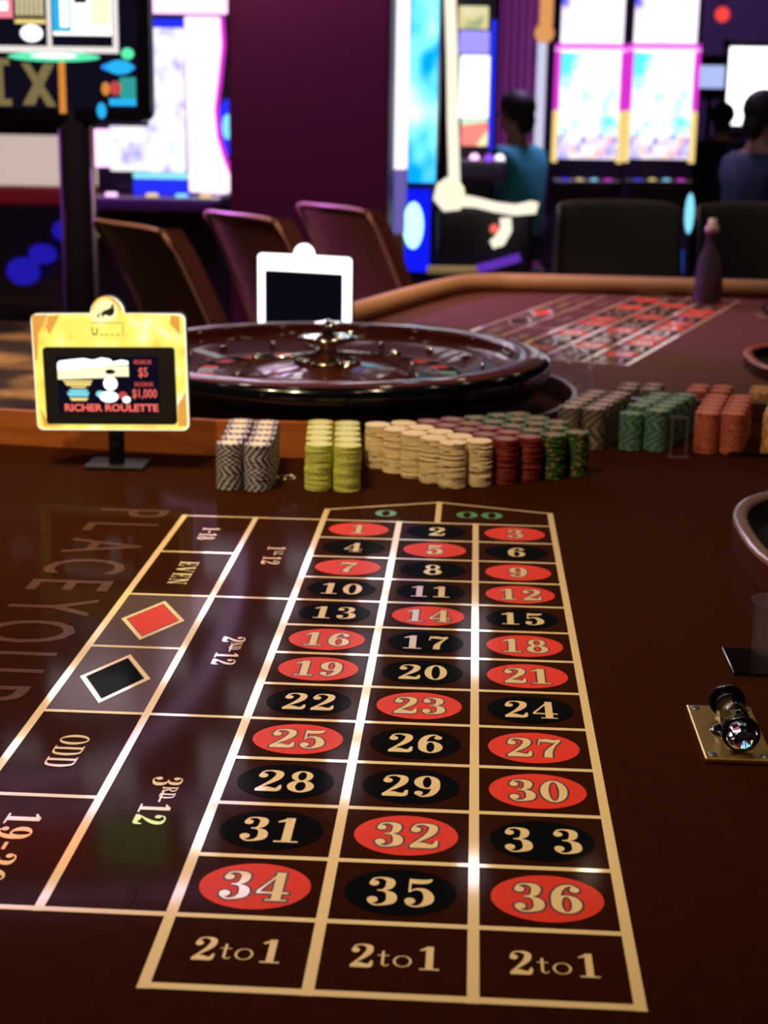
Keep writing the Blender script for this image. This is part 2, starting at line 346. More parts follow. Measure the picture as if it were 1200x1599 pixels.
# ================================================================== NEAR TABLE
WC = Vector((-0.074, 0.831, 0))       # wheel centre
table = empty('roulette_table', (0, 0, FZ), label='near roulette table with brown felt betting layout of red and black numbers', cat='table')
table.location = (0, 0, 0)
def arc(cx, cy, r, a0, a1, n): return [(cx + r * math.cos(math.radians(a0 + (a1 - a0) * i / n)), cy + r * math.sin(math.radians(a0 + (a1 - a0) * i / n))) for i in range(n + 1)]
out = [(-1.25, .54), (-1.25, -1.75), (1.15, -1.75), (1.15, .80), (.421, .80)] + arc(WC.x, WC.y, .495, 0, 180, 30) + [(-.569, .46)]
b = MB(); b.prism(out, -.03, 0); b.build('felt', felt, table)
b = MB(); b.prism(out, -.16, -.0305); b.build('table_body', dark_wood, table)
b = MB()
for x, y in ((-.9, -.8), (.8, -.8), (-.2, .7)):
    b.lathe([(.0, FZ), (.28, FZ), (.28, FZ + .05), (.1, FZ + .12), (.08, -.3), (.16, -.161)], 24, T=T3((x, y, 0)))
b.build('pedestal', dark_wood, table)
# low wooden wall in front of and around the wheel
pl = [(-1.25, .49), (-.55, .415), (-.20, .372), (WC.x, .375), (0.0, .381)]
pin = [(-1.25, .505), (-.55, .430), (-.20, .387), (WC.x, .390), (0.0, .397)]
b = MB()
n = len(pl)
for z0, z1 in ((0.0, .055),):
    vs = [(x, y, z0) for x, y in pl] + [(x, y, z1) for x, y in pl] + [(x, y, z1) for x, y in pin] + [(x, y, z0) for x, y in pin]
    fs = []
    for i in range(n - 1):
        fs += [[i, i + 1, n + i + 1, n + i], [n + i, n + i + 1, 2 * n + i + 1, 2 * n + i], [2 * n + i, 2 * n + i + 1, 3 * n + i + 1, 3 * n + i]]
    fs += [[0, n, 2 * n, 3 * n], [n - 1, 4 * n - 1, 3 * n - 1, 2 * n - 1]]
    b.add(vs, fs)
b.build('wooden_wall', brown_wood, table)
b = MB(); b.lathe([(.447, 0), (.447, .038), (.455, .038), (.455, 0)], 44, a0=math.radians(-80), a1=math.radians(30), close=True, sm=False, T=T3((WC.x, WC.y, 0))); b.build('curved_wall', dark_wood, table)
b = MB(); b.box((.40, .780, 0.0), (1.15, .805, .034), bev=.004); b.build('divider_ledge', dark_wood, table)

CW = .1; RH = .08646; TT = .08605; DA = .0890; OB = .0949
def layout(parent, sx=1.0, base='near'):
    # the printed betting layout; sub-parts: number spots, diamonds, lettering
    X0, XD, XO = 0, -DA, -DA - OB
    B = MB(); z = .0004; lw = .0028
    def line(x0, y0, x1, y1, wd=lw):
        B.add([(p[0], p[1], z + len(B.f) * 1e-6) for p in quad(x0, y0, x1, y1, wd)], [[0, 1, 2, 3]])
    def quad(x0, y0, x1, y1, wd):
        dx, dy = x1 - x0, y1 - y0; l = math.hypot(dx, dy); nx, ny = -dy / l * wd, dx / l * wd; ex, ey = dx / l * wd, dy / l * wd
        return [(x0 - ex + nx, y0 - ey + ny), (x0 - ex - nx, y0 - ey - ny), (x1 + ex - nx, y1 + ey - ny), (x1 + ex + nx, y1 + ey + ny)]
    bot = -12 * RH; end = bot - TT
    for c in range(4): line(c * CW, 0 if 0 < c < 3 else .055 + (.012 if c == 3 else 0), c * CW, end, .0038)
    for r in range(13): line(0, -r * RH, 3 * CW, -r * RH)
    line(0, end, 3 * CW, end, .0034)
    line(XD, 0, XD, bot, .0034); line(XO, 0, XO, bot, .0038)
    line(XO, 0, 0, 0, .0026); line(XO, bot, 0, bot, .0030)
    for r in (4, 8): line(XO, -r * RH, 0, -r * RH)
    for r in (2, 6, 10): line(XO, -r * RH, XD, -r * RH)
    line(0, .055, .15, .112, .0026); line(.15, .112, .3, .067, .0026); line(.15, .003, .15, .112, .0038)
    lay = B.build('betting_layout', cream, parent)
    reds = {1, 3, 5, 7, 9, 12, 14, 16, 18, 19, 21, 23, 25, 27, 30, 32, 34, 36}
    for nmb in range(1, 37):
        c = (nmb - 1) % 3; r = (nmb - 1) // 3
        cx = (c + .5) * CW; cy = -(r + .5) * RH
        q = MB()
        q.flat(ell(cx, cy, .0385, .0325, 48), z, 0)
        t = str(nmb); gp = .12 if nmb != 33 else .42
        if nmb in reds: word(q, t, (cx, cy), (1, 0), (0, 1), .040, .86, z + .0001, 2, gp, .05)
        word(q, t, (cx, cy), (1, 0), (0, 1), .040, .86, z + .00016, 1, gp)
        o = q.build('red_number_spot' if nmb in reds else 'black_number_spot', [redp if nmb in reds else blackp, cream, darkout], lay)
        o['label'] = ('red' if nmb in reds else 'black') + ' oval printed with the number %d' % nmb
    for k, m_ in ((5, redp), (7, blackp)):
        q = MB(); cx = -.1370; cy = -k * RH
        q.flat([(XO + .004, cy - RH + .003), (XD - .0035, cy - RH + .003), (XD - .0035, cy + RH - .003), (XO + .004, cy + RH - .003)], z - .0002, 2)  # lighter brown fill around each diamond
        q.flat([(cx, cy - .065), (cx + .0335, cy), (cx, cy + .065), (cx - .0335, cy)], z, 1)
        q.flat([(cx, cy - .055), (cx + .0280, cy), (cx, cy + .055), (cx - .0280, cy)], z + .0001, 3)
        q.flat([(cx, cy - .0525), (cx + .0267, cy), (cx, cy + .0525), (cx - .0267, cy)], z + .0002, 0)
        o = q.build('red_diamond' if k == 5 else 'black_diamond', [m_, cream, palefill, darkout], lay)
    def side(t, cx, cy, h, ws, small=None, gap=.1, m_=cream, uline=None):
        q = MB(); word(q, t, (cx, cy), (0, -1), (1, 0), h, ws, z + .0001, 0, gap, 0, True, small)
        if uline: q.flat([(cx + uline[0], cy - uline[1]), (cx + uline[0] + .0014, cy - uline[1]), (cx + uline[0] + .0014, cy - uline[2]), (cx + uline[0], cy - uline[2])], z + .0001)
        o = q.build('printed_word', m_, lay); o['label'] = 'printed lettering reading ' + t
    side('1-18', -.1370, -1 * RH, .022, 1.0); side('EVEN', -.1370, -3 * RH, .022, 1.3)
    side('ODD', -.1370, -9 * RH, .025, 1.1); side('19-36', -.1370, -11 * RH, .026, 1.25)
    side('1ST 12', -.0430, -2 * RH - .003, .022, 1.15, (1, 2), .06, cream, (.000, -.016, .000))
    side('2ND 12', -.0430, -6 * RH, .023, 1.15, (1, 2), .06, cream, (.000, -.016, .004))
    side('3RD 12', -.0430, -10 * RH, .024, 1.15, (1, 2), .06, cream, (.000, -.016, .004))
    for c in range(3):
        q = MB(); cx = (c + .5) * CW; cy = bot - TT / 2
        word(q, '2', (cx - .0205, cy + .002), (1, 0), (0, 1), .028, .85, z + .0001, 0)
        word(q, 'to', (cx + .0008, cy + .001), (1, 0), (0, 1), .021, 1.0, z + .0001, 0, .05)
        word(q, '1', (cx + .0225, cy + .002), (1, 0), (0, 1), .028, .85, z + .0001, 0)
        o = q.build('printed_word', cream, lay); o['label'] = 'printed lettering reading 2 to 1'
    for t, cx, cy in (('0', .080, .043), ('00', .205, .047)):
        q = MB(); word(q, t, (cx, cy), (1, 0), (0, 1), .034, 1.35, z + .0001, 0, .1)
        o = q.build('printed_zero', greenp, lay); o['label'] = 'green printed ' + t
    return lay
lay = layout(table)
# projected words PLACE YOUR, their light painted as lighter brown lettering
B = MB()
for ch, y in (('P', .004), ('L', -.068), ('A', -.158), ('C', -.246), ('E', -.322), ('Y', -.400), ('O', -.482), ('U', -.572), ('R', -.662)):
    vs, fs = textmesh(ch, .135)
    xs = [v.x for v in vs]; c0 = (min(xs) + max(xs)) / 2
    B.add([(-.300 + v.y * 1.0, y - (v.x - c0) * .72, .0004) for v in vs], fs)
o = B.build('faint_lettering', faint, table); o['label'] = 'faint projected words PLACE YOUR, painted in lighter brown'

# ================================================================== ROULETTE WHEEL
wheel = empty('roulette_wheel', (WC.x, WC.y, 0), label='large roulette wheel in a black and maroon lacquered bowl behind the chips', cat='roulette wheel')
def part(name, prof, m_, n=96, parent=wheel, **k):
    q = MB(); q.lathe(prof, n, **k); return q.build(name, m_, parent)
part('base', [(0, .001), (.30, .001), (.30, .043)], black_matte)
part('bowl_side', [(.0, .0435), (.385, .043), (.394, .046), (.404, .060), (.407, .080), (.407, .090), (.403, .0975), (.396, .100)], black_gloss)
part('rim', [(.396, .1000), (.385, .1045), (.365, .1055), (.352, .1035), (.347, .098)], maroon_wood)
trk = part('ball_track', [(.347, .098), (.345, .088), (.338, .080), (.326, .078), (.315, .079)], maroon_wood)
part('bowl_slope', [(.315, .079), (.30, .077), (.255, .063), (.243, .062)], slope_wood)
for i in range(16):
    a = 2 * PI * i / 16 + .1
    q = MB(); c = Vector((.284 * math.cos(a), .284 * math.sin(a), .0755))
    T = T3(c, rz=a + (0 if i % 2 else PI / 2)); q.sphere((0, 0, 0), .013, 8, sc=(1, .32, .3), T=T); q.build('ball_deflector', chrome, wheel)
rotor = part('rotor', [(.240, .050), (.240, .061), (.205, .062), (.203, .050), (.165, .046), (.163, .058), (.12, .068), (.05, .080), (.0, .084)], [maroon_wood])
# number ring and pocket separators
q = MB(); N = 38
for i in range(N):
    a0 = 2 * PI * i / N; a1 = 2 * PI * (i + .93) / N
    q.add([(r * math.cos(a), r * math.sin(a), .0626) for r, a in ((.237, a0), (.237, a1), (.208, a1), (.208, a0))], [[0, 1, 2, 3]], 2 if i in (0, 19) else i % 2)
q.build('number_ring', [redp, blackp, greenp], rotor)
q = MB()
for i in range(N):
    a = 2 * PI * i / N
    q.box((.166, -.0008, .047), (.204, .0008, .0615), T=T3(rz=a))
q.lathe([(.1645, .0465), (.1645, .0500), (.2050, .0500), (.2050, .0465)], 48, close=True)
q.build('pocket_separators', chrome, rotor)
tur = part('turret', [(0, .079), (.062, .079), (.058, .086), (.034, .090), (.022, .098), (.016, .104), (.022, .112), (.046, .118), (.054, .122), (.054, .126), (.040, .129), (.014, .131), (.010, .136), (.010, .144), (.026, .148), (.029, .1505), (.024, .153), (.008, .155), (.0, .159)], chrome, 40)
for i in range(4):
    a = math.radians(20 + 90 * i); q = MB()
    q.tube([(.02 * math.cos(a), .02 * math.sin(a), .095), (.12 * math.cos(a), .12 * math.sin(a), .088)], [.005, .004], 8)
    q.sphere((.13 * math.cos(a), .13 * math.sin(a), .088), .011, 12); q.build('turret_arm', chrome, tur)
# clear guard behind the wheel
q = MB(); q.lathe([(.484, 0.0), (.484, .098), (.488, .098), (.488, 0.0)], 26, a0=math.radians(-13), a1=math.radians(38), close=True, T=T3((0, 0, .001)))
tag(q.build('acrylic_guard', guard_clear, wheel), 'curved clear acrylic guard beside the right rim')

# ================================================================== DISPLAY ON THE NEAR TABLE
mcol = bpy.data.materials.new('yellow_lit_face'); mcol.use_nodes = True
nt = mcol.node_tree; nt.nodes.clear()
e_ = nt.nodes.new('ShaderNodeEmission'); o_ = nt.nodes.new('ShaderNodeOutputMaterial'); e_.inputs[1].default_value = 1.15
tc = nt.nodes.new('ShaderNodeTexCoord'); n1 = nt.nodes.new('ShaderNodeTexNoise'); n1.inputs['Scale'].default_value = 26; n1.inputs['Detail'].default_value = 1.5
rr = nt.nodes.new('ShaderNodeValToRGB')
for _ in range(2): rr.color_ramp.elements.new(.5)
for el, (p, c) in zip(rr.color_ramp.elements, ((.30, (.95, .50, .10)), (.42, (1.0, .78, .12)), (.55, (1.0, .88, .17)), (.72, (1.0, .97, .65)))): el.position = p; el.color = (*c, 1)
nt.links.new(tc.outputs['Object'], n1.inputs['Vector']); nt.links.new(n1.outputs['Fac'], rr.inputs['Fac']); nt.links.new(rr.outputs['Color'], e_.inputs[0]); nt.links.new(e_.outputs[0], o_.inputs[0])
white_edge = glow('white_lit_edge', (1.0, .93, .70), 1.25)
orange_face = glow('orange_lit_streak', (.85, .38, .07), 1.0)
logo_black = mat('logo_black', (.02, .02, .02), .6)
scr_dark = glow('dark_screen', (.006, .004, .012), 1.0)
g_white = glow('screen_white', (1, 1, 1), 1.6); g_yel = glow('screen_yellow', (1, .78, .25), 1.0); g_cy = glow('screen_cyan', (.25, .8, .95), 1.0)
g_red = glow('screen_red', (1.0, .17, .13), 1.0); g_redd = glow('screen_dark_red', (.55, .07, .07), 1.0); g_cream = glow('screen_cream', (1, .92, .6), 1.15)
g_green = glow('screen_green', (.1, .8, .4), 1.2); g_blue = glow('screen_blue', (.02, .25, .85), 1.2); g_or = glow('screen_orange', (.8, .28, .05), .9)
g_gold = glow('screen_gold', (.26, .20, .08), .8); g_pink = glow('screen_pink', (1, .25, .35), 1.1)
SC = .000207
def mx(cx, cy): return ((cx - 610) * SC, (985 - cy) * SC)
def monitor_outline(g=0.0):
    x0, x1, y1 = -.1140 + g, .1140 - g, .173 - g; y0 = g; r = .009; p = []
    for cx, cy, a in ((x0 + r, y0 + r, PI), (x1 - r, y0 + r, 1.5 * PI), (x1 - r, y1 - r, 0)):
        for i in range(6): t = a + PI / 2 * i / 5; p.append((cx + r * math.cos(t), cy + r * math.sin(t)))
    R_ = .0255 - g; cyc = .173
    for i in range(15):
        t = math.radians(0 + 180 * i / 14); p.append((R_ * math.cos(t), max(cyc + R_ * math.sin(t), y1)))
    for i in range(6): t = PI / 2 + PI / 2 * i / 5; p.append((x0 + r + r * math.cos(t), y1 - r + r * math.sin(t)))
    return p
UP = Matrix(((1, 0, 0, 0), (0, 0, -1, 0), (0, 1, 0, 0), (0, 0, 0, 1)))   # (x,y,d) -> (x,-d,y): picture plane stands up, d towards the viewer
def monitor(loc, rz, ry, z0, full):
    t = empty('table_display', loc, rz)
    K = Matrix.Translation((0, 0, z0)) @ Matrix.Rotation(ry, 4, 'Y') @ UP
    q = MB(); q.prism(monitor_outline(), -.012, -.0005, 0, K); q.build('back_shell', black_matte, t)
    q = MB(); q.prism(monitor_outline(.0006), -.0004, .004, 0, K); q.build('lit_border', white_edge if full else glow('white_lit_frame', (1, 1, 1), 2.4), t)
    if full:
        q = MB(); q.flat(monitor_outline(.0022), .0044, 0, K)
        for pts in ([(70, 160), (180, 160), (110, 300), (95, 480), (75, 480)], [(190, 170), (270, 160), (190, 300), (170, 250)], [(1060, 160), (1120, 170), (1120, 300), (1050, 220)], [(1085, 800), (1145, 700), (1145, 950), (1080, 950)], [(90, 820), (150, 940), (300, 950), (110, 955)]):
            q.flat([mx(*p) for p in pts][::-1], .0047, 1, K)
        q.build('lit_face', [mcol, orange_face], t)
        q = MB()
        q.flat(ell(*mx(605, 130), .0165, .0165, 30), .0050, 1, K)
        for r0, r1 in ((.0195, .0215),):
            a = [(mx(605, 130)[0] + r1 * math.cos(PI * i / 16), mx(605, 130)[1] + r1 * math.sin(PI * i / 16)) for i in range(17)]
            c = [(mx(605, 130)[0] + r0 * math.cos(PI * i / 16), mx(605, 130)[1] + r0 * math.sin(PI * i / 16)) for i in range(17)]
            q.flat(a + c[::-1], .0050, 2, K)
        for pts in ([(562, 152), (590, 128), (620, 118), (640, 105), (648, 85), (658, 78), (660, 110), (664, 135), (650, 160), (622, 168), (610, 160), (592, 158), (578, 172), (566, 170), (575, 155)], [(536, 172), (548, 150), (566, 146), (556, 158), (542, 182)]):
            q.flat([mx(*p) for p in pts], .0054, 0, K)
        for x0, y0, x1, y1 in ((490, 213, 720, 217), (490, 300, 500, 304), (714, 213, 718, 304), (495, 245, 502, 290), (502, 290, 530, 300), (528, 250, 536, 292), (555, 296, 575, 303), (590, 296, 610, 303), (632, 296, 650, 303), (668, 296, 690, 303)):
            q.flat([mx(x0, y1), mx(x1, y1), mx(x1, y0), mx(x0, y0)], .0051, 0, K)
        q.build('logo', [logo_black, glow('logo_pale', (1, .85, .45), 1.2), orange_face], t)
    q = MB()
    if full:
        a, c = mx(140, 935), mx(1078, 385)
        q.prism(rrect(a[0], a[1], c[0], c[1], .005), .0035, .010, 0, K); q.build('bezel', black_matte, t)
        q = MB(); a, c = mx(235, 850), mx(960, 450)
        q.flat(rrect(a[0], a[1], c[0], c[1], .001), .0103, 0, K)
        P_ = lambda pts, m_, d=.0106: q.flat([mx(*p) for p in pts][::-1], d, m_, K)
        P_([(240, 500), (255, 480), (330, 470), (430, 460), (500, 472), (560, 455), (620, 465), (640, 485), (700, 470), (750, 480), (750, 505), (600, 512), (240, 560)], 1)
        P_([(240, 545), (560, 515), (750, 512), (750, 590), (660, 590), (600, 600), (240, 612)], 6, .0107)
        for y0, y1, x0, x1, m_ in ((618, 632, 270, 490, 2), (636, 656, 285, 480, 2), (662, 674, 325, 445, 2), (684, 700, 310, 455, 3), (702, 716, 295, 465, 3), (718, 732, 300, 460, 3), (742, 764, 315, 452, 2)):
            P_([(x0, y0), (x1, y0), (x1 - 15, y1), (x0 + 15, y1)], m_)
        q.flat(ell(*mx(615, 640), .0105, .0105, 20), .0107, 1, K); q.flat(ell(*mx(618, 556), .0075, .0035, 16), .0108, 0, K)
        q.flat(ell(*mx(540, 715), .007, .005, 16), .0107, 3, K); q.flat(ell(*mx(600, 735), .014, .0085, 16), .01075, 1, K); q.flat(ell(*mx(700, 725), .007, .006, 16), .0107, 5, K); q.flat(ell(*mx(725, 755), .006, .005, 16), .0108, 1, K)
        def tx(s_, cx, cy, h_, wd, m_, off=.0):
            vs, fs = textmesh(s_, 1.0, off); x0 = min(v.x for v in vs); x1 = max(v.x for v in vs); y0 = min(v.y for v in vs); y1 = max(v.y for v in vs)
            ox, oy = mx(cx, cy)
            q.add([(ox + ((v.x - x0) / (x1 - x0) - .5) * wd * SC, oy + ((v.y - y0) / (y1 - y0) - .5) * h_ * SC, .0109) for v in vs], fs, m_, False, K)
        tx('RICHER ROULETTE', 614, 813, 55, 672, 4, .035); tx('$5', 852, 563, 75, 66, 4, .008); tx('$1,000', 856, 715, 72, 176, 4, .012)
        tx('MINIMUM', 850, 487, 34, 122, 5, .02); tx('MAXIMUM', 853, 645, 34, 130, 5, .02)
        q.build('screen', [scr_dark, g_white, g_yel, g_cy, g_red, g_redd, g_cream], t)
    else:
        q.prism(rrect(-.094, .002, .094, .136, .004), .0035, .008, 0, K); q.build('screen', glow('blank_screen', (.003, .003, .006), 1), t)
    q = MB(); q.prism(rrect(-.09, .02, .09, .15, .006), -.030, -.008, 0, K); q.build('housing', black_matte, t)
    q = MB(); q.tube([(0, .015, .004), (0, .015, z0 + .03)], .012, 12); q.build('stem', black_matte, t)
    q = MB(); q.box((-.045, -.012, .0008), (.045, .055, .006), bev=.002); q.build('base', black_matte, t)
    return t
tag(monitor((-.3375, .262, 0), 0, -.022, .059, True), 'yellow lit display reading RICHER ROULETTE with limits, standing before the wheel', 'display')
tag(monitor((-.185, 1.46, 0), -.33, 0, .045, False), 'white framed display with a blank dark screen standing behind the wheel', 'display')

# ================================================================== CHIPS
def chip_mesh(name, base, spot, inlay, nsp, top=None, sp_w=.5, extra=None):
    # 0 base 1 spot 2 inlay
    n = 48; R_ = .0193; h = .00325; bv = .0008; q = MB()
    rings = [(R_ - bv, 0), (R_, bv), (R_, h - bv), (R_ - bv, h), (.0150, h), (.0118, h)]
    vs = []; fs = []; ms = []
    for r, z in rings:
        for i in range(n): a = 2 * PI * i / n; vs.append((r * math.cos(a), r * math.sin(a), z))
    def sp(i):
        if nsp == 0: return 0
        return 1 if ((i * nsp / n) % 1) < sp_w else 0
    for k in range(3):
        for i in range(n): fs.append([k * n + i, k * n + (i + 1) % n, (k + 1) * n + (i + 1) % n, (k + 1) * n + i]); ms.append(sp(i) if k == 1 else 0)
    for i in range(n): fs.append([3 * n + i, 3 * n + (i + 1) % n, 4 * n + (i + 1) % n, 4 * n + i]); ms.append(sp(i))
    for i in range(n): fs.append([4 * n + i, 4 * n + (i + 1) % n, 5 * n + (i + 1) % n, 5 * n + i]); ms.append(0)
    fs.append([5 * n + i for i in range(n)]); ms.append(2)
    fs.append([i for i in range(n)][::-1]); ms.append(0)
    me = bpy.data.meshes.new(name); me.from_pydata(vs, [], fs)
    for c in (base, spot, inlay): me.materials.append(c)
    for p, m_ in zip(me.polygons, ms): p.material_index = m_
    me.update(); return me
cm = lambda n, c, r=.45: mat(n, c, r, spec=.35)
C_cream = cm('chip_cream', (.92, .72, .42)); C_navy = cm('chip_navy', (.022, .014, .10)); C_white = cm('chip_white_spot', (.92, .80, .62))
C_lime = cm('chip_lime', (.56, .60, .07)); C_lime2 = cm('chip_pale_lime', (.74, .70, .24)); C_brown = cm('chip_brown', (.30, .17, .05))
C_dark = cm('chip_dark_mark', (.10, .05, .04)); C_red = cm('chip_red', (.20, .012, .010)); C_red2 = cm('chip_red_mark', (.30, .03, .025)); C_pink = cm('chip_pink', (.62, .30, .22))
C_green = cm('chip_green', (.022, .085, .014)); C_org = cm('chip_orange_spot', (.60, .24, .07)); C_gry = cm('chip_grey', (.075, .06, .05)); C_tan = cm('chip_tan', (.42, .31, .21))
C_mauve = cm('chip_mauve', (.55, .36, .33)); C_teal = cm('chip_teal', (.02, .14, .11)); C_tl2 = cm('chip_pale_teal', (.28, .33, .24)); C_sal = cm('chip_salmon', (.50, .095, .055)); C_sal2 = cm('chip_pale_salmon', (.62, .22, .14))
C_orange = cm('chip_orange', (.62, .26, .05))
CH = {'navy': chip_mesh('navy_chip', C_navy, C_white, C_cream, 12, sp_w=.42), 'lime': chip_mesh('lime_chip', C_lime, C_lime2, C_lime2, 12, sp_w=.5),
      'white': chip_mesh('white_chip', C_cream, C_dark, C_cream, 2, sp_w=.13), 'plain': chip_mesh('white_chip', C_cream, C_dark, C_cream, 0), 'red': chip_mesh('red_chip', C_red, C_red2, C_brown, 4, sp_w=.3),
      'green': chip_mesh('green_chip', C_green, C_org, C_brown, 4, sp_w=.13), 'grey': chip_mesh('grey_chip', C_gry, C_tan, C_mauve, 8, sp_w=.42),
      'teal': chip_mesh('teal_chip', C_teal, C_tl2, C_tl2, 8, sp_w=.38), 'salmon': chip_mesh('salmon_chip', C_sal, C_sal2, C_sal2, 10, sp_w=.4),
      'orange': chip_mesh('orange_chip', C_orange, C_cream, C_org, 6, sp_w=.3)}
ONE = ['top', 'second', 'third', 'fourth', 'fifth', 'sixth', 'seventh', 'eighth', 'ninth', 'tenth', 'eleventh', 'twelfth', 'thirteenth', 'fourteenth', 'fifteenth', 'sixteenth', 'seventeenth', 'eighteenth', 'nineteenth', 'twentieth']
allst = []
def stack(kind, x, y, n, where, group, wob=.0005, z0=.0005):
    a = random.random() * 6; da = random.choice((.26, .13, -.13, .2)); ox = oy = 0
    for k in range(n):
        o = bpy.data.objects.new(kind + '_chip', CH['plain' if kind == 'white' and random.random() < .62 else kind]); COL.objects.link(o)
        if k == n // 2 and kind == 'lime': ox += .0012
        if k % 4 == 3: da = random.choice((.26, .14, -.14, .26))
        a += da + random.uniform(-.03, .03) + (random.uniform(-2, 2) if kind in ('white', 'red', 'green') else 0)
        o.location = (x + ox + random.uniform(-wob, wob), y + oy + random.uniform(-wob, wob), z0 + k * .00328)
        o.rotation_euler = (0, 0, a)
        i = n - 1 - k
        tag(o, ('%s chip %s' % (ONE[i], where)) if i == 0 else ('%s chip down %s' % (ONE[i], where)), 'casino chip', group)
rows = ['front', 'second', 'middle', 'fourth', 'back']
def rack(kind, desc, colsL, y0s, group, n=20):
    for side_, xs, ys in colsL:
        for j, (x, y) in enumerate(zip(xs, ys)):
            stack(kind, x, y, n, 'in the %s stack of the %s %s column' % (rows[j], side_, desc), group)
def lin(a, b_, n): return [a + (b_ - a) * i / (n - 1) for i in range(n)]
rack('navy', 'navy and white', (('left', [-.149, -.148, -.151, -.154, -.157], lin(.164, .3225, 5)), ('right', [-.1085, -.108, -.111, -.114, -.117], lin(.160, .318, 5))), 0, 'navy and white chips in front of the wheel')
rack('lime', 'lime green', (('left', lin(-.0245, -.0385, 5), lin(.172, .332, 5)), ('right', lin(.0165, .0025, 5), lin(.170, .330, 5))), 0, 'lime green chips in front of the wheel')
colnames = [('white', 'leftmost white column'), ('white', 'second white column'), ('red', 'left dark red column'), ('red', 'right dark red column'), ('green', 'left green column'), ('green', 'middle green column'), ('green', 'right green column')]
fronts = [(.165, .210), (.203, .2265), (.2405, .2455), (.2755, .266), (.312, .285), (.3475, .3085)]
for ci, (fx, fy) in enumerate(fronts):
    kd, nm = colnames[ci]
    for j in range(5):
        stack(kd, fx - .0285 * j, fy + .0292 * j, 20, 'in the %s stack of the %s' % (rows[j], nm), '%s chips before the wheel' % kd, .0007)
for j, (x, y) in enumerate(((.322, .383), (.2935, .4122), (.265, .4414))):
    stack('green', x, y, 20, 'in the %s stack of the short green column beside the wheel' % ['front', 'middle', 'back'][j], 'green chips before the wheel', .0007)
def slant(kind, desc, ax, ay, bx, by, off, group, right_n=5, left_n=5, drop=0):
    for s_, (dx, dy) in (('left', (0, 0)), ('right', off)):
        for j in range(5):
            t = j / 4; n_ = 20 - (drop if (s_ == 'left' and j == 0) else 0)
            stack(kind, ax + (bx - ax) * t + dx, ay + (by - ay) * t + dy, n_, 'in the %s stack of the %s %s column' % (rows[j], s_, desc), group)
slant('grey', 'dark grey', .350, .518, .404, .665, (.039, -.008), 'dark grey chips at the pit side')
slant('teal', 'teal', .449, .510, .512, .658, (.0395, -.002), 'teal chips at the pit side', drop=2)
slant('salmon', 'salmon', .568, .500, .606, .655, (.0405, -.002), 'salmon chips at the pit side')
slant('orange', 'orange', .676, .500, .716, .655, (.0405, -.002), 'orange chips at the right edge')
o = bpy.data.objects.new('grey_chip', CH['teal'])
# short stacks on the far side of the ledge
for gi, (kd, nm, x0) in enumerate((('grey', 'grey', .482), ('salmon', 'pink', .612), ('orange', 'tan', .728))):
    for s_, dx in (('left', 0), ('right', .043)):
        for j in range(2):
            stack(kd, x0 + dx + j * .012, .925 + j * .046, 9, 'of the %s %s %s short stack beyond the ledge' % (['front', 'rear'][j], s_, nm), 'short chip stacks beyond the ledge', z0=.0005)
# clear chip holder between teal and salmon
h = empty('chip_holder', (.519, .455, 0), label='clear upright acrylic chip marker between the teal and salmon stacks', cat='chip marker')
q = MB()
for x0, x1, z0, z1 in ((-.0135, -.0105, 0, .066), (.0105, .0135, 0, .066), (-.0105, .0105, .062, .066)): q.box((x0, -.006, z0 + .0008), (x1, .006, z1), bev=.0006)
q.build('frame', acryl, h)
q = MB(); q.box((-.017, -.009, .0003), (.017, .009, .0008)); q.build('foot', acryl, h)
# small beaded ring behind the navy chips
h = empty('wire_ring', (-.077, .228, .001), label='tiny clear wire ring with pale beads on the felt beside the navy chips', cat='ring')
q = MB(); q.lathe([(.013 + .0008 * math.cos(2 * PI * i / 6), .001 + .0008 * math.sin(2 * PI * i / 6)) for i in range(6)], 24, close=True); q.build('wire', chrome, h)
for a in (200, 270, 350, 60):
    q = MB(); q.sphere((.013 * math.cos(math.radians(a)), .013 * math.sin(math.radians(a)), .0018), .0022, 8); q.build('bead', C_white, h)
# black strip under salmon/orange racks
q = MB(); q.box((.600, .470, .0003), (.80, .4785, .007), bev=.001); tag(q.build('rack_rail', black_gloss), 'low black strip lying in front of the salmon and orange chips', 'rail')

# ================================================================== RIGHT SIDE FITTINGS
def fixture(loc, label, sc=1.0):
    t = empty('crystal_fixture', loc, 0, label=label, cat='table fitting'); t.scale = (sc, sc, sc)
    q = MB(); q.box((-.029, -.061, .0004), (.029, .061, .0050), bev=.0016); pb = q.build('brass_plate', brass, t)
    for x, y in ((-.022, .052), (.022, .052), (-.022, -.052), (.022, -.052)):
        q = MB(); q.lathe([(.0045, .0051), (.004, .0060), (0, .0062)], 14, T=T3((x, y, 0))); q.build('screw', grey_metal, pb)
    Y = lambda y: T3((.002, y, .0205), rx=PI / 2)
    q = MB(); q.lathe([(.0, 0), (.0125, 0), (.0125, .078), (.0, .078)], 36, T=Y(.030)); q.build('glass_cylinder', glass, t)
    for y in (.030, -.044):
        q = MB(); q.lathe([(.0125, -.002), (.0154, -.002), (.0162, 0), (.0154, .002), (.0125, .002)], 36, close=True, T=Y(y)); q.build('black_ring', black_gloss, t)
    q = MB(); q.lathe([(.0128, .0), (.0118, .004), (.0080, .0075), (.0, .009)], 10, T=Y(-.0485), sm=False); q.build('faceted_crystal', crystal, t)
    q = MB(); q.lathe([(.0, .0041), (.017, .0041), (.0155, .0065), (.012, .0072), (0, .0072)], 30, T=T3((0, .0, 0))); q.box((-.006, -.034, .0045), (.006, .036, .009), bev=.001); q.build('cradle', black_gloss, t)
    return t
fixture((.419, -.694, 0), 'brass plate with a lying glass cylinder and faceted crystal end on the near felt')
fixture((1.0, 2.33, 0), 'small brass plate with a crystal cylinder on the far table felt', 1.0)
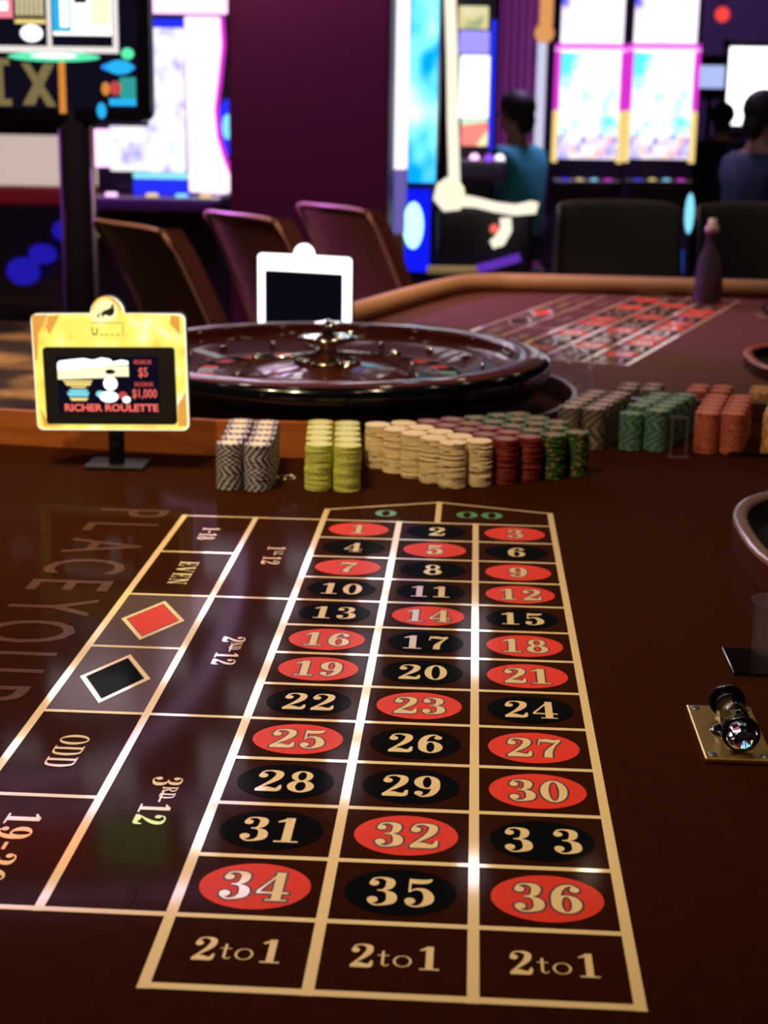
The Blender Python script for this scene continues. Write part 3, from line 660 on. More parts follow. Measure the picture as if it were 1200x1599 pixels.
# clear slab with a cup
h = empty('acrylic_block', (.497, -.506, 0), label='flat clear acrylic slab lying on felt at the right edge', cat='slab')
q = MB(); q.box((-.05, -.039, .0006), (.05, .037, .004), bev=.0008); q.build('plate', mat('green_clear_acrylic', (.55, .68, .55), .05, trans=1, ior=1.45), h)
q = MB(); q.lathe([(.0, .0045), (.024, .0045), (.026, .056), (.0275, .0575), (.0262, .0575), (.0245, .056), (.0225, .0065), (0, .0062)], 36)
c_ = q.build('plastic_cup', acryl); c_.location = (.499, -.478, 0)
tag(c_, 'small clear plastic cup standing on the acrylic slab', 'cup')
def superell(cx, cy, rx, ry, n=60, p=2.6):
    out = []
    for i in range(n):
        a = 2 * PI * i / n; c, s_ = math.cos(a), math.sin(a)
        out.append((cx + rx * math.copysign(abs(c) ** (2 / p), c), cy + ry * math.copysign(abs(s_) ** (2 / p), s_)))
    return out
def tray(loc, rx, ry, hgt, label, lipm, sidem):
    t = empty('drop_tray', loc, 0, label=label, cat='tray')
    def loft(levels, name, m_, capbot=False):
        q = MB(); n = 60; vs = []
        for inset, z in levels: vs += [(x, y, z) for x, y in superell(0, 0, rx - inset, ry - inset, n)]
        fs = [[k * n + i, k * n + (i + 1) % n, (k + 1) * n + (i + 1) % n, (k + 1) * n + i] for k in range(len(levels) - 1) for i in range(n)]
        if capbot: fs.append([(len(levels) - 1) * n + i for i in range(n)])
        q.add(vs, fs, 0, True); q.build(name, m_, t)
    loft([(.0, .0005), (-.002, hgt - .006)], 'outer_side', sidem)
    loft([(-.002, hgt - .006), (-.001, hgt - .002), (.003, hgt), (.012, hgt), (.016, hgt - .002), (.017, hgt - .006)], 'lip', lipm)
    loft([(.017, hgt - .006), (.02, .004)], 'inside', black_matte, True)
    return t
tray((.722, -.150, 0), .205, .262, .040, 'deep black tray with a mauve rounded lip at the right edge', purple_plastic, redbrown)
tray((.985, 1.36, 0), .205, .25, .030, 'black tray with a copper lip on the far table', copper, redbrown)

# ================================================================== FAR TABLE
far = empty('roulette_table', (0, 0, 0), label='far roulette table with tan rail and blurred red betting layout', cat='table')
fo = [(1.5, .812), (.425, .812)] + arc(WC.x, WC.y, .50, 2, 118, 24) + [(-.34, 1.40), (-.28, 1.6), (-.133, 1.945), (.009, 2.404), (.10, 2.66), (.155, 2.77), (.24, 2.835), (.36, 2.855), (1.5, 2.80)]
b = MB(); b.prism(fo, -.03, 0); b.build('felt', felt2, far)
b = MB(); b.prism(fo, -.16, -.0305); b.build('table_body', dark_wood, far)
b = MB()
for x, y in ((.35, 1.9), (1.1, 1.9)): b.lathe([(.0, FZ), (.28, FZ), (.28, FZ + .05), (.1, FZ + .12), (.08, -.3), (.16, -.161)], 24, T=T3((x, y, 0)))
b.build('pedestal', dark_wood, far)
b = MB()
rail = [(-.23, 1.66, .03), (-.133, 1.945, .03), (.009, 2.404, .03), (.10, 2.66, .03), (.155, 2.77, .03), (.24, 2.838, .03), (.36, 2.858, .03), (.9, 2.83, .03), (1.5, 2.80, .03)]
rs = cr([p for p in rail], 5)
b.tube([(p[0], p[1], .024) for p in rs], .030, 12); b.build('padded_rail', tan_rail, far)
fl = layout(far)
th = math.radians(-19.1)
for o in [fl]:
    o.scale = (1.0, 1.17, 1.0)
    o.rotation_euler = (0, 0, th)
    # layout's lower right corner sits on (0.528, 1.403)
    lx, ly = .3, (-12 * RH - TT) * 1.17
    o.location = (.528 - (lx * math.cos(th) - ly * math.sin(th)), 1.403 - (lx * math.sin(th) + ly * math.cos(th)), .0003)

# bottle on the far table
t = empty('bottle', (.875, 2.62, 0), label='dark clear bottle with a pale neck standing at the far rail', cat='bottle')
smoke = mat('smoky_glass', (.10, .08, .11), .08, trans=.5, ior=1.45)
q = MB(); q.lathe([(0, .0008), (.040, .0008), (.042, .01), (.040, .09), (.034, .13), (.020, .165), (.017, .19), (.018, .205)], 32); q.build('body', smoke, t)
q = MB(); q.lathe([(.018, .205), (.021, .207), (.021, .222), (.013, .228), (.012, .245), (.0, .248)], 24); q.build('stopper', mat('pale_stopper', (.45, .36, .34), .3), t)

# ================================================================== CHAIRS
def chair(leather, label, loc, rz, w_=.46, grp=None):
    # local: chair faces +Y, back at -Y; outer face of the back is at y = -.23
    t = empty('casino_chair', loc, rz, label=label, cat='chair')
    top = 1.125; q = MB(); hw = w_ / 2
    nx, nz = 10, 10; vs = []; fs = []
    def pt(u, v, layer):
        x = -hw + w_ * u; z = .55 + (top - .55) * v
        y = -.12 - .24 * v ** 1.3 + (.06 if layer else 0) + .045 * (2 * u - 1) ** 2 * (1 if layer == 0 else .6)
        tap = 1 - .06 * v; z -= .012 * (2 * u - 1) ** 4 * (1 if v > .95 else 0)
        return (x * tap, y, z)
    for layer in (0, 1):
        for j in range(nz + 1):
            for i in range(nx + 1): vs.append(pt(i / nx, j / nz, layer))
    W1 = nx + 1; off = W1 * (nz + 1)
    for j in range(nz):
        for i in range(nx):
            a = j * W1 + i; fs.append([a, a + 1, a + W1 + 1, a + W1]); fs.append([off + a, off + a + W1, off + a + W1 + 1, off + a + 1])
    for j in range(nz):
        for i in (0, nx):
            a = j * W1 + i; fs.append([a, a + W1, off + a + W1, off + a])
    for i in range(nx):
        for j in (0, nz):
            a = j * W1 + i; fs.append([a, a + 1, off + a + 1, off + a])
    q.add(vs, fs, 0, True); bk = q.build('backrest', leather, t)
    md = bk.modifiers.new('bevel', 'BEVEL'); md.width = .012; md.segments = 3; md.limit_method = 'ANGLE'
    q = MB(); q.tube([(pt(i / 12, 1, 0)[0], pt(i / 12, 1, 0)[1] - .002, pt(i / 12, 1, 0)[2] + .003) for i in range(13)], .007, 8); q.build('top_piping', piping, bk)
    for u in (0.0, 1.0):
        q = MB(); q.tube([(pt(u, j / 10, 0)[0] * 1.0, pt(u, j / 10, 0)[1] - .004, pt(u, j / 10, 0)[2]) for j in range(11)], .006, 8); q.build('side_piping', piping, bk)
    q = MB(); q.box((-hw, -.16, .55), (hw, .26, .65), bev=.035); q.build('seat', leather, t)
    q = MB(); q.box((-hw + .03, -.14, .50), (hw - .03, .23, .549)); q.build('seat_frame', black_matte, t)
    for x in (-1, 1):
        for y in (-.13, .21):
            q = MB(); q.tube([(x * (hw - .05), y, .50), (x * (hw - .01), y * 1.25, .001)], [.022, .014], 8); q.build('leg', black_matte, t)
    q = MB()
    q.tube([(-hw + .03, .235, .22), (hw - .03, .235, .22)], .010, 8); q.tube([(-hw + .03, -.15, .22), (hw - .03, -.15, .22)], .010, 8); q.build('footrest', grey_metal, t)
    return t
# three brown chairs on the left of the far table, backs turned toward the camera's left
for k, (x, y) in enumerate(((-.50, 2.42), (-.27, 2.92), (-.04, 3.46))):
    chair(brown_leather, ['brown leather chair nearest the roulette wheel, left of three at the far table', 'brown leather chair standing between two others at the far table', 'brown leather chair beside the blue light column, last of the three'][k], (x, y, FZ), math.radians(-52))
chair(black_leather, 'black chair back facing the camera behind the far rail, left of the bottle', (.71, 3.50, FZ), PI, .46).rotation_euler = (0, 0, PI + 0.0)
chair(black_leather, 'black chair at the right edge behind the far rail, right of the bottle', (1.215, 3.50, FZ), PI, .46)

# ================================================================== LEFT RESULT DISPLAY ON A POST
t = empty('result_display', (-1.045, 2.66, FZ), label='large result screen on a dark post at the upper left', cat='display')
Zo = -FZ
def dx(cx, cy): return (-.76 - (705 - cx) * .00063 + 1.045, .493 + Zo + (560 - cy) * .00063)
KD = Matrix.Translation((0, -.05, 0)) @ UP
q = MB(); a = dx(705, 560)
q.prism(rrect(-.46, a[1], a[0], a[1] + .72, .03), -.06, .0, 0, KD); q.build('bezel', black_gloss, t)
q = MB(); q.tube([(0.05, 0, .02), (.05, 0, a[1] + .2)], .052, 16); q.build('post', mat('post_paint', (.004, .003, .008), .8, spec=.1), t)
q = MB(); q.tube([(.105, -.03, .3), (.105, -.03, a[1] - .01)], .007, 8); q.build('post_edge_strip', grey_metal, t)
q = MB(); q.lathe([(0, 0), (.26, 0), (.26, .012), (.08, .025), (0, .025)], 32, T=T3((.05, 0, 0))); q.build('base', black_matte, t)
q = MB(); sx0, sz0 = -.44, a[1] + .03
q.flat(rrect(sx0, sz0, a[0] - .035, a[1] + .70, .01), .002, 0, KD)
def DP(x0, y0, x1, y1, m_, d=.004): p = dx(x0, y1); r_ = dx(x1, y0); q.flat([(p[0], p[1]), (r_[0], p[1]), (r_[0], r_[1]), (p[0], r_[1])], d, m_, KD)
def DE(cx, cy, rx, ry, m_, d=.005): p = dx(cx, cy); q.flat(ell(p[0], p[1], rx * .00063, ry * .00063, 20), d, m_, KD)
DP(265, -420, 535, 185, 1); DP(265, -420, 350, 170, 3, .005); DP(300, -420, 340, 150, 1, .006); DP(440, -420, 530, 140, 6, .005); DP(365, -100, 425, 45, 0, .007)
DP(540, -420, 566, 262, 10, .006); DP(-150, 234, 566, 262, 10, .0062); DP(238, -420, 258, 240, 10, .006)
DP(95, -420, 230, 105, 9, .004)
for i in range(6): DP(100 + i * 22, -420, 107 + i * 22, 100, 6, .005)
DP(-60, 20, 82, 112, 12); DP(-30, 40, 60, 80, 1, .006); DE(165, 178, 52, 38, 1); DP(90, 118, 232, 136, 2, .005)
DE(265, 280, 215, 22, 11); DE(265, 276, 110, 10, 1, .006)  # green ellipse with pale core: a reflection painted onto the screen
DP(-100, 290, 55, 320, 9); DP(-100, 470, 60, 500, 9); DP(0, 290, 25, 500, 9, .0045)
for pts in ([(110, 310), (150, 310), (270, 500), (225, 500)], [(215, 310), (265, 310), (165, 495), (110, 495)]):
    q.flat([dx(*p) for p in pts][::-1], .0048, 9, KD)
DP(282, 300, 314, 530, 8); DE(568, 322, 62, 32, 3); DE(560, 322, 80, 22, 7, .0045); DP(565, 365, 640, 490, 13); DP(515, 460, 640, 492, 3, .005); DE(545, 415, 28, 32, 5, .006); DE(500, 418, 20, 30, 8); DE(478, 515, 22, 36, 3); DE(605, 262, 30, 26, 11)
g_teal = glow('screen_teal', (.03, .35, .32), 1.0); g_cyb = glow('screen_cyan_blue', (.02, .4, .8), 1.2); g_soft = glow('screen_frame_white', (.85, .78, .75), 1.1)
q.build('screen', [scr_dark, g_white, g_yel, g_cyb, g_red, g_redd, g_cream, g_blue, g_or, g_gold, g_soft, g_green, g_pink, g_teal], t)

# ================================================================== SLOT MACHINES
white_mix = [(.30, (.12, .80, .90)), (.42, (.9, 1, 1)), (.60, (1, 1, 1)), (.75, (1, .8, .35))]
slot_cabinet = mat('slot_cabinet', (.02, .012, .035), .3, coat=.3)
magenta = glow('magenta_trim', (.85, .04, .75), 1.0); goldtrim = glow('gold_trim', (.95, .70, .25), 1.1); pinktrim = glow('pink_trim', (1.0, .55, .95), 1.9); bluetrim = glow('blue_trim', (.02, .03, .9), 1.1)
cyantrim = glow('cyan_trim', (.25, .75, 1.0), 1.2)
scrA = screen('slot_screen_picture', [(.30, (.10, .70, .78)), (.43, (.55, .95, .98)), (.53, (1, 1, 1)), (.72, (1, .9, .7))], 4.5, 1.4)
scrB = screen('reel_symbols_picture', [(.20, (.30, .30, .95)), (.40, (.95, .85, 1)), (.55, (1, 1, 1)), (.80, (1, .5, .45))], 14, 1.2, 'VORONOI', (1.4, 1, 1))
scrC = screen('white_screen_picture', [(.30, (.35, .30, .95)), (.42, (.75, .72, 1)), (.52, (1, .98, 1)), (.75, (.75, .95, .85))], 7, 1.15)
scrTop = screen('topper_picture', [(.25, (.05, .05, .9)), (.40, (.95, .8, 1)), (.6, (1, 1, 1)), (.8, (1, .55, .15))], 3.5, 1.4)
def slot(loc, rz, W_, zs, label, grp=None, topsc=1.45):
    # zs = heights above floor: screen bottom, screen top, upper screen bottom, top
    t = empty('slot_machine', loc, rz, label=label, cat='slot machine', group=grp)
    hw = W_ / 2; b0, b1, b2, b3 = zs
    q = MB(); q.box((-hw, 0, 0), (hw, .55, b0 - .16), bev=.02); q.box((-hw, .12, b0 - .17), (hw, .55, b3), bev=.02); q.build('cabinet', slot_cabinet, t)
    q = MB(); q.box((-hw + .02, -.14, b0 - .24), (hw - .02, .12, b0 - .17), bev=.02); dk = q.build('button_deck', black_gloss, t)
    for k, m_ in enumerate((bluetrim, goldtrim, cyantrim, magenta)):
        q = MB(); q.lathe([(.0, .012), (.026, .012), (.03, 0)], 14, T=T3((-hw + .12 + k * (W_ - .24) / 3, -.05, b0 - .17))); q.build('button', m_, dk)
    q = MB(); q.box((-hw + .05, .10, b0 + .2 * (b1 - b0) + .02), (hw - .05, .119, b1)); q.build('upper_screen', scrA, t)
    q = MB(); q.box((-hw + .05, .10, b0), (hw - .05, .119, b0 + .32 * (b1 - b0))); q.build('reel_screen', scrB, t)
    q = MB(); q.box((-hw + .04, .10, b2), (hw - .04, .119, b3 - .03)); q.build('top_screen', scrTop, t)
    for x0, x1, z0, z1, m_ in ((-hw, -hw + .045, b0 + .45 * (b1 - b0), b1 + .03, magenta), (hw - .045, hw, b0 + .45 * (b1 - b0), b1 + .03, magenta), (-hw, -hw + .05, b0 - .03, b0 + .45 * (b1 - b0), goldtrim), (hw - .05, hw, b0 - .03, b0 + .45 * (b1 - b0), goldtrim), (-hw, hw, b1 + .01, b1 + .055, magenta), (-hw, hw, b2 - .05, b2 - .01, pinktrim)):
        q = MB(); q.box((x0, .085, z0), (x1, .118, z1), bev=.008); q.build('light_trim', m_, t)
    q = MB(); q.box((-hw + .1, -.002, .2), (hw - .1, .004, b0 - .45)); q.build('belly_panel', mat('belly', (.10, .02, .12), .3), t)
    return t
f = lambda z: z - FZ
# pair at 11.4 m: pixel widths 862..978..1100
slot((1.117, 11.4, FZ), 0, .598, (f(.205), f(1.085), f(1.12), f(1.95)), 'slot machine with magenta trim and bright screens, left one of the middle pair', 'pair of bright slot machines')
slot((1.722, 11.4, FZ), 0, .598, (f(.215), f(1.095), f(1.13), f(1.96)), 'slot machine with magenta trim and bright screens, right one of the middle pair', 'pair of bright slot machines')

# left white/pink slot at 6.5 m
t = empty('slot_machine', (-1.52, 6.5, FZ), 0, label='large slot machine with a white screen and flared pink light wing, left of the pillar', cat='slot machine')
def L(cx, cy):      # picture crop position -> local metres on its front
    return ((cx / 3 - 252) * .003527 + .0, f(1.035) - (cy / 3 - 20) * .003510)
KL = UP
q = MB(); q.box((-.36, .02, 0), (.38, .6, f(.10)), bev=.02); q.box((-.36, .03, f(.10)), (.30, .6, f(1.9)), bev=.02); q.build('cabinet', slot_cabinet, t)
def LP(name, x0, y0, x1, y1, m_, d0=-.02, d1=.0):
    p = L(x0, y1); r_ = L(x1, y0); q = MB(); q.prism(rrect(p[0], p[1], r_[0], r_[1], .012), d0, d1, 0, KL); return q.build(name, m_, t)
LP('main_screen', 705, 125, 872, 765, scrC); LP('lower_screen', 520, 560, 872, 762, scrC, -.02, .004); LP('top_screen', 695, -700, 1070, 62, pinktrim, -.02, .01)
LP('blue_edge', 695, 85, 880, 122, bluetrim); LP('blue_edge', 625, 768, 885, 795, cyantrim); LP('side_light', 445, 575, 515, 745, pinktrim); LP('blue_edge', 625, 800, 895, 865, bluetrim)
q = MB()
wing = [(880, 75), (1040, 75), (1045, 200), (1028, 350), (1010, 480), (1020, 600), (1050, 700), (1090, 790), (1092, 848), (1040, 858), (890, 850), (885, 500)]
q.prism([L(*p) for p in wing][::-1], -.06, .02, 0, KL); q.build('pink_wing', glow('pink_wing_light', (1.0, .78, 1.0), 1.5), t)
q = MB(); q.tube([(*(lambda p: (p[0], -.03, p[1]))(L(x, y)),) for x, y in ((1052, 75), (1058, 200), (1040, 350), (1022, 480), (1032, 600), (1062, 700), (1100, 790))], .012, 8); q.build('wing_edge_light', magenta, t)
q = MB(); p = L(1068, 555); q.prism(ell(p[0], p[1], .026, .065, 20), -.03, .02, 0, KL); q.build('blue_side_lamp', cyantrim, t)
q = MB(); p = L(1062, 560); q.prism(ell(p[0], p[1], .05, .15, 20), -.05, -.01, 0, KL); q.build('blue_side_glow', bluetrim, t)
q = MB(); p = L(402, 640); q.prism(ell(p[0], p[1], .030, .085, 20), -.03, .02, 0, KL); q.build('blue_side_lamp', glow('pale_blue_lamp', (.45, .6, 1), 1.4), t)
q = MB(); p = L(402, 680); q.prism(ell(p[0], p[1], .04, .12, 20), -.06, -.02, 0, KL); q.build('blue_side_glow', bluetrim, t)
q = MB(); q.box((-.34, -.28, f(.02)), (.34, .02, f(.09)), bev=.02); dk = q.build('button_deck', mat('violet_deck', (.10, .03, .22), .25, coat=.4), t)
for x, m_ in ((-.24, pinktrim), (-.02, goldtrim), (.14, cyantrim), (.27, goldtrim)):
    q = MB(); q.lathe([(.0, .015), (.03, .015), (.034, 0)], 14, T=T3((x, -.15, f(.09)))); q.build('button', m_, dk)

# blue light column right of the pillar
t = empty('light_column', (-.10, 5.5, FZ), 0, label='tall blue and cyan lit column beside the maroon pillar', cat='light column')
cloud = screen('blue_cyan_cloud', [(.38, (.005, .008, .75)), (.47, (.0, .35, 1.0)), (.56, (.25, .95, 1)), (.68, (.9, 1, 1))], 2.4, 1.5, 'NOISE', (1.2, 1, 1.0))
q = MB(); q.box((-.155, .02, 0), (.10, .30, f(2.2)), bev=.01); q.build('housing', slot_cabinet, t)
q = MB(); q.box((-.035, -.01, f(.22)), (.095, .02, f(2.1)), bev=.008); q.build('blue_panel', cloud, t)
q = MB(); q.box((-.05, -.01, f(-.20)), (.075, .02, f(.19)), bev=.008); q.build('lower_blue_panel', glow('deep_blue', (.005, .01, .85), 1.1), t)
q = MB(); q.prism(ell(-.005, f(.02), .048, .11, 24), .0, .018, 0, UP); q.build('cyan_lamp', glow('cyan_white_lamp', (.45, .95, 1), 1.7), t)
q = MB(); q.box((-.118, -.02, f(.28)), (-.040, .02, f(2.1)), bev=.01); q.build('white_strip', glow('lilac_white_strip', (.95, .85, 1), 1.5), t)
q = MB(); q.box((-.118, -.02, f(-.02)), (-.040, .02, f(.279)), bev=.01); q.build('dim_strip', glow('dim_lilac_strip', (.16, .13, .45), .9), t)
q = MB(); q.box((-.118, -.02, f(-.25)), (-.045, .02, f(-.025)), bev=.01); q.build('gold_strip', mat('gold_strip', (.45, .32, .12), .4), t)

# cream curved light tubes on a dark machine
t = empty('slot_machine', (.25, 5.3, FZ), 0, label='dark machine with glowing cream curved tubes right of the blue column', cat='slot machine')
creamglow = glow('cream_tube_light', (1.0, .93, .74), 1.1)
def tl(px, py): return ((px - 835) * .00298 + .21, -.10, f(.131) + (322 - py) * .003018 + (px - 835) * .00005)
q = MB(); q.box((-.24, .02, 0), (.21, .6, f(.12)), bev=.03); q.build('cabinet', black_matte, t)
q = MB(); q.tube([tl(688, -260), tl(692, -100), tl(696, 0), tl(702, 100), tl(706, 200), tl(711, 290)], .027, 10); q.build('upright_tube', creamglow, t)
q = MB(); q.tube([tl(704, 282), tl(690, 292), tl(687, 308), tl(698, 320), tl(716, 318), tl(726, 306)], [.02, .024, .026, .028, .028, .02], 10); q.build('curl_tube', creamglow, t)
q = MB(); p = tl(708, 300); q.sphere(p, .055, 16); q.build('globe', glow('warm_globe', (1.0, .95, .55), 1.3), t)
q = MB(); q.tube([tl(720, 312), tl(745, 315), tl(775, 322), tl(805, 326), tl(832, 322), tl(834, 314)], [.03, .024, .024, .026, .032, .02], 10); q.build('arm_tube', creamglow, t)
q = MB(); q.tube([tl(790, 338), tl(792, 355), tl(782, 372), tl(770, 378)], [.028, .028, .030, .02], 10); q.build('hook_tube', creamglow, t)
q = MB(); q.sphere(tl(774, 354), .022, 10); q.build('red_lamp', g_red, t)
q = MB(); q.tube([tl(672, 416), tl(750, 416)], .018, 8); q.build('gold_foot_rail', goldtrim if False else mat('gold_rail', (.6, .45, .15), .35, emit=(.5, .4, .12), es=.25), t)
q = MB(); q.tube([tl(750, 414), tl(775, 408), tl(815, 396)], .020, 8); q.build('violet_foot_rail', glow('violet_light', (.12, .03, .45), 1), t)

# tall narrow slot screen at 7 m
t = empty('slot_machine', (.155, 7.0, FZ), 0, label='narrow tall slot machine with bright screen behind the cream tubes', cat='slot machine')
q = MB(); q.box((-.14, .03, 0), (.14, .6, f(1.5)), bev=.02); q.build('cabinet', slot_cabinet, t)
KS = Matrix.Rotation(math.radians(3.5), 4, 'Y') @ UP
for nm, z0, z1, x0, x1, m_ in (('main_screen', f(.52), f(.86), -.075, .090, glow('white_screen', (1, .97, 1), 1.6)), ('lower_screen', f(.37), f(.515), -.060, .090, screen('warm_symbols', [(.2, (1, .25, .2)), (.4, (1, .85, .4)), (.6, (1, 1, .9)), (.8, (.3, .8, .4))], 9, 1.2, 'VORONOI')), ('blue_screen', f(.87), f(.99), -.085, .085, glow('violet_screen', (.35, .3, 1), 1.2)), ('sign', f(1.0), f(1.12), -.09, .075, screen('gold_sign', [(.3, (.3, .4, .25)), (.5, (.8, .7, .35)), (.8, (.9, .9, .6))], 9, 1.0))):
    q = MB(); q.prism(rrect(x0, z0, x1, z1, .01), -.0, .02, 0, Matrix.Rotation(0, 4, 'Y') @ UP); q.build(nm, m_, t)
q = MB(); q.box((.095, -.01, f(.35)), (.12, .03, f(1.05)), bev=.006); q.build('blue_edge', bluetrim, t)
q = MB(); q.box((-.13, -.25, f(.18)), (.20, .03, f(.30)), bev=.03); dk = q.build('button_deck', mat('grey_violet_deck', (.13, .10, .22), .3), t)
for x, y, m_ in ((.02, -.2, pinktrim), (.10, -.22, glow('violet_button', (.3, .08, .9), 1.2)), (.16, -.2, g_white)):
    q = MB(); q.sphere((x, y, f(.305)), .028, 10); q.build('button', m_, dk)

# far left row of machines
t = empty('slot_machine', (-2.75, 8.6, FZ), 0, label='distant red machine with a cream lit top behind the display post', cat='slot machine')
q = MB(); q.box((-.55, .03, 0), (.38, .6, f(-.10)), bev=.03); q.build('cabinet', slot_cabinet, t)
q = MB(); q.box((-.55, .04, f(-.09)), (.30, .55, f(.03)), bev=.03); q.build('red_panel', mat('dark_red_cabinet', (.12, .010, .02), .4, emit=(.3, .01, .02), es=.2), t)
q = MB(); q.box((-.55, 0, f(.03)), (.33, .6, f(.19)), bev=.03); q.box((-.55, .0, f(.20)), (.30, .5, f(.36)), bev=.04)
q.build('cream_top', glow('cream_panel', (.80, .62, .55), .75), t)
q = MB(); q.sphere((.14, -.1, f(-.26)), .07, 12, sc=(1, .3, 1)); q.sphere((.0, -.1, f(-.42)), .10, 12, sc=(1, .3, .7)); q.sphere((-.14, -.1, f(-.54)), .12, 12, sc=(1, .3, .8)); q.build('blue_lamp', glow('blue_machine_lamp', (.02, .012, .55), .7), t)
q = MB(); q.sphere((.32, -.1, f(-.28)), .07, 12, sc=(1, .3, .6)); q.build('amber_lamp', glow('amber_lamp', (.7, .55, .25), .6), t)

# white light strip and orange lamp by the partition, red lamp, small far screen
q = MB(); q.box((-.035, 0, 0), (.035, .04, .95), bev=.01); o = q.build('wall_light', glow('cool_strip', (.72, .72, .95), .9)); o.location = (.665, 10.40, .22); tag(o, 'tall pale light strip on the purple partition beside the person in teal', 'wall light')
q = MB(); q.sphere((0, 0, 0), .075, 14, sc=(1.0, .6, 1.0)); q.box((-.04, -.02, .05), (.06, .02, .5), bev=.01); o = q.build('wall_lamp', glow('amber_lamp_glow', (.85, .38, .12), .9)); o.location = (.675, 10.38, 1.16); tag(o, 'orange wall lamp at the top of the purple partition', 'wall lamp')
q = MB(); q.sphere((0, 0, 0), .075, 14); o = q.build('red_lamp', glow('red_signal', (.95, .06, .05), 1.1)); o.location = (2.62, 14.5, 1.58); tag(o, 'round red lamp glowing above the right slot machine', 'lamp')
q = MB(); q.tube([(2.62, 14.5, 1.65), (2.62, 14.5, 3.4)], .012, 6); q.build('hanging_rod', black_matte)
hr = bpy.data.objects['hanging_rod']; hr.parent = o; hr.matrix_parent_inverse = Matrix.Translation((-2.62, -14.5, -1.58))
t = empty('wall_screen', (2.54, 14.4, FZ), 0, label='small blue and white screen on a stand left of the bright window', cat='screen')
q = MB(); q.box((-.16, 0, f(.75)), (.16, .05, f(1.18)), bev=.01); q.build('frame', black_matte, t)
q = MB(); q.box((-.13, -.012, f(.86)), (.13, -.002, f(1.08)), bev=.002); q.build('picture', glow('blue_white_picture', (.45, .55, .95), 1.0), t)
q = MB(); q.tube([(0, .02, .0), (0, .02, f(.75))], .03, 8); q.build('post', black_matte, t)

# low red counter at the right
q = MB(); q.box((-.9, 0, 0), (1.6, .5, f(.22)), bev=.02); o = q.build('counter', mat('red_counter', (.20, .02, .03), .5)); o.location = (3.0, 13.0, FZ); tag(o, 'low dark red counter below the bright window', 'counter')
# blue light post between the two black chairs
t = empty('light_post', (1.075, 4.6, FZ), 0, label='blue lit post seen between the two black chairs', cat='light post')
q = MB(); q.lathe([(0, 0), (.12, 0), (.12, .02), (.03, .04), (.03, f(-.1))], 20); q.build('post', black_matte, t)
q = MB(); q.sphere((0, 0, f(.15)), .035, 14, sc=(.55, .6, 2.4)); q.build('cyan_lamp', cyantrim, t)
q = MB(); q.box((-.05, .0, f(-.42)), (-.01, .04, f(.0)), bev=.01); q.build('blue_strip', glow('dim_blue', (.005, .04, .22), 1), t)

# overhead signs (above the frame; mirrored in the glossy print of the near table)
def sign(name, pts, m_, label, y=5.0, r=.05):
    q = MB(); q.tube([(x, y, z) for x, z in pts], r, 8)
    o = q.build(name, m_); tag(o, label, 'light sign'); return o
lil = glow('lilac_arch_light', (.85, .55, 1.0), 12.0)
sign('arch_sign', [(-2.05 + 1.2 * math.cos(math.radians(a)), 1.42 + 1.2 * math.sin(math.radians(a))) for a in range(0, 100, 8)], lil, 'glowing lilac arch hanging above the left slot machine', 4.8, .04)
sign('bar_sign', [(-2.6, 2.86), (-.75, 2.62)], glow('lilac_bar_light', (.85, .55, 1.0), 9.0), 'lower lilac light bar hanging over the left slot machine', 4.8, .035)
sign('bar_sign', [(-2.6, 3.30), (-.75, 3.12)], glow('lilac_bar_light_2', (.85, .55, 1.0), 9.0), 'upper lilac light bar hanging over the left slot machine', 4.8, .035)
sw = glow('white_sign_light', (1.0, .90, 1.0), 11.0)
sg = glow('green_sign_light', (.1, .9, .25), 5.0); sr = glow('red_sign_light', (1.0, .04, .05), 5.0)
def hanging(label, y, panels):
    cx = sum(p[0] + p[2] for p in panels) / (2 * len(panels))
    t = empty('hanging_sign', (cx, y, 1.3), 0, label=label, cat='light sign')
    for x0, z0, x1, z1, m_ in panels:
        q = MB(); q.box((x0 - cx, 0, z0 - 1.3), (x1 - cx, .04, z1 - 1.3), bev=.01); q.build('lit_panel', m_, t)
    ps = sorted(panels, key=lambda p: p[1])
    pts = [((p[0] + p[2]) / 2 - cx, .05, (p[1] + p[3]) / 2 - 1.3) for p in ps]
    q = MB(); q.tube(pts + [(pts[-1][0], .05, 2.099)], .012, 6); q.build('hanging_rod', black_matte, t)
hanging('sign of white and red lit panels hanging outside the lilac arch', 4.86, [(-1.25, 1.32, -1.08, 1.45, sw), (-1.42, 1.56, -1.26, 1.66, sw), (-1.78, 1.82, -1.40, 2.22, sw), (-2.02, 2.44, -1.84, 2.52, sw), (-2.2, 2.84, -1.62, 3.08, sr)])
hanging('sign of white, red and green lit panels hanging inside the lilac arch', 4.60, [(-.98, 1.36, -.84, 1.48, sw), (-1.03, 1.51, -.85, 1.57, sr), (-1.06, 1.60, -.90, 1.68, sw), (-1.22, 1.86, -1.06, 1.98, sw), (-1.56, 2.40, -1.32, 2.56, sw), (-1.50, 2.68, -1.17, 2.92, sg)])
hanging('stepped column of white lit panels hanging left of the pillar middle', 4.86, [(-.64, 1.44, -.52, 1.54, sw), (-.72, 1.64, -.58, 1.76, sw), (-.80, 1.88, -.64, 1.96, sw), (-.92, 2.10, -.72, 2.24, sw), (-1.06, 2.40, -.84, 2.66, sw), (-1.14, 2.78, -.98, 2.96, sw)])
hanging('column of white lit panels hanging at the right pillar edge', 4.86, [(-.26, 1.46, -.14, 1.58, sw), (-.30, 1.66, -.17, 1.76, sw), (-.34, 1.84, -.20, 2.06, sw), (-.38, 2.16, -.24, 2.30, sw), (-.44, 2.40, -.28, 2.66, sw)])
hanging('pair of white lit panels hanging right of the pillar', 4.86, [(.17, 1.70, .31, 2.00, sw), (.20, 2.95, .34, 3.10, sw)])

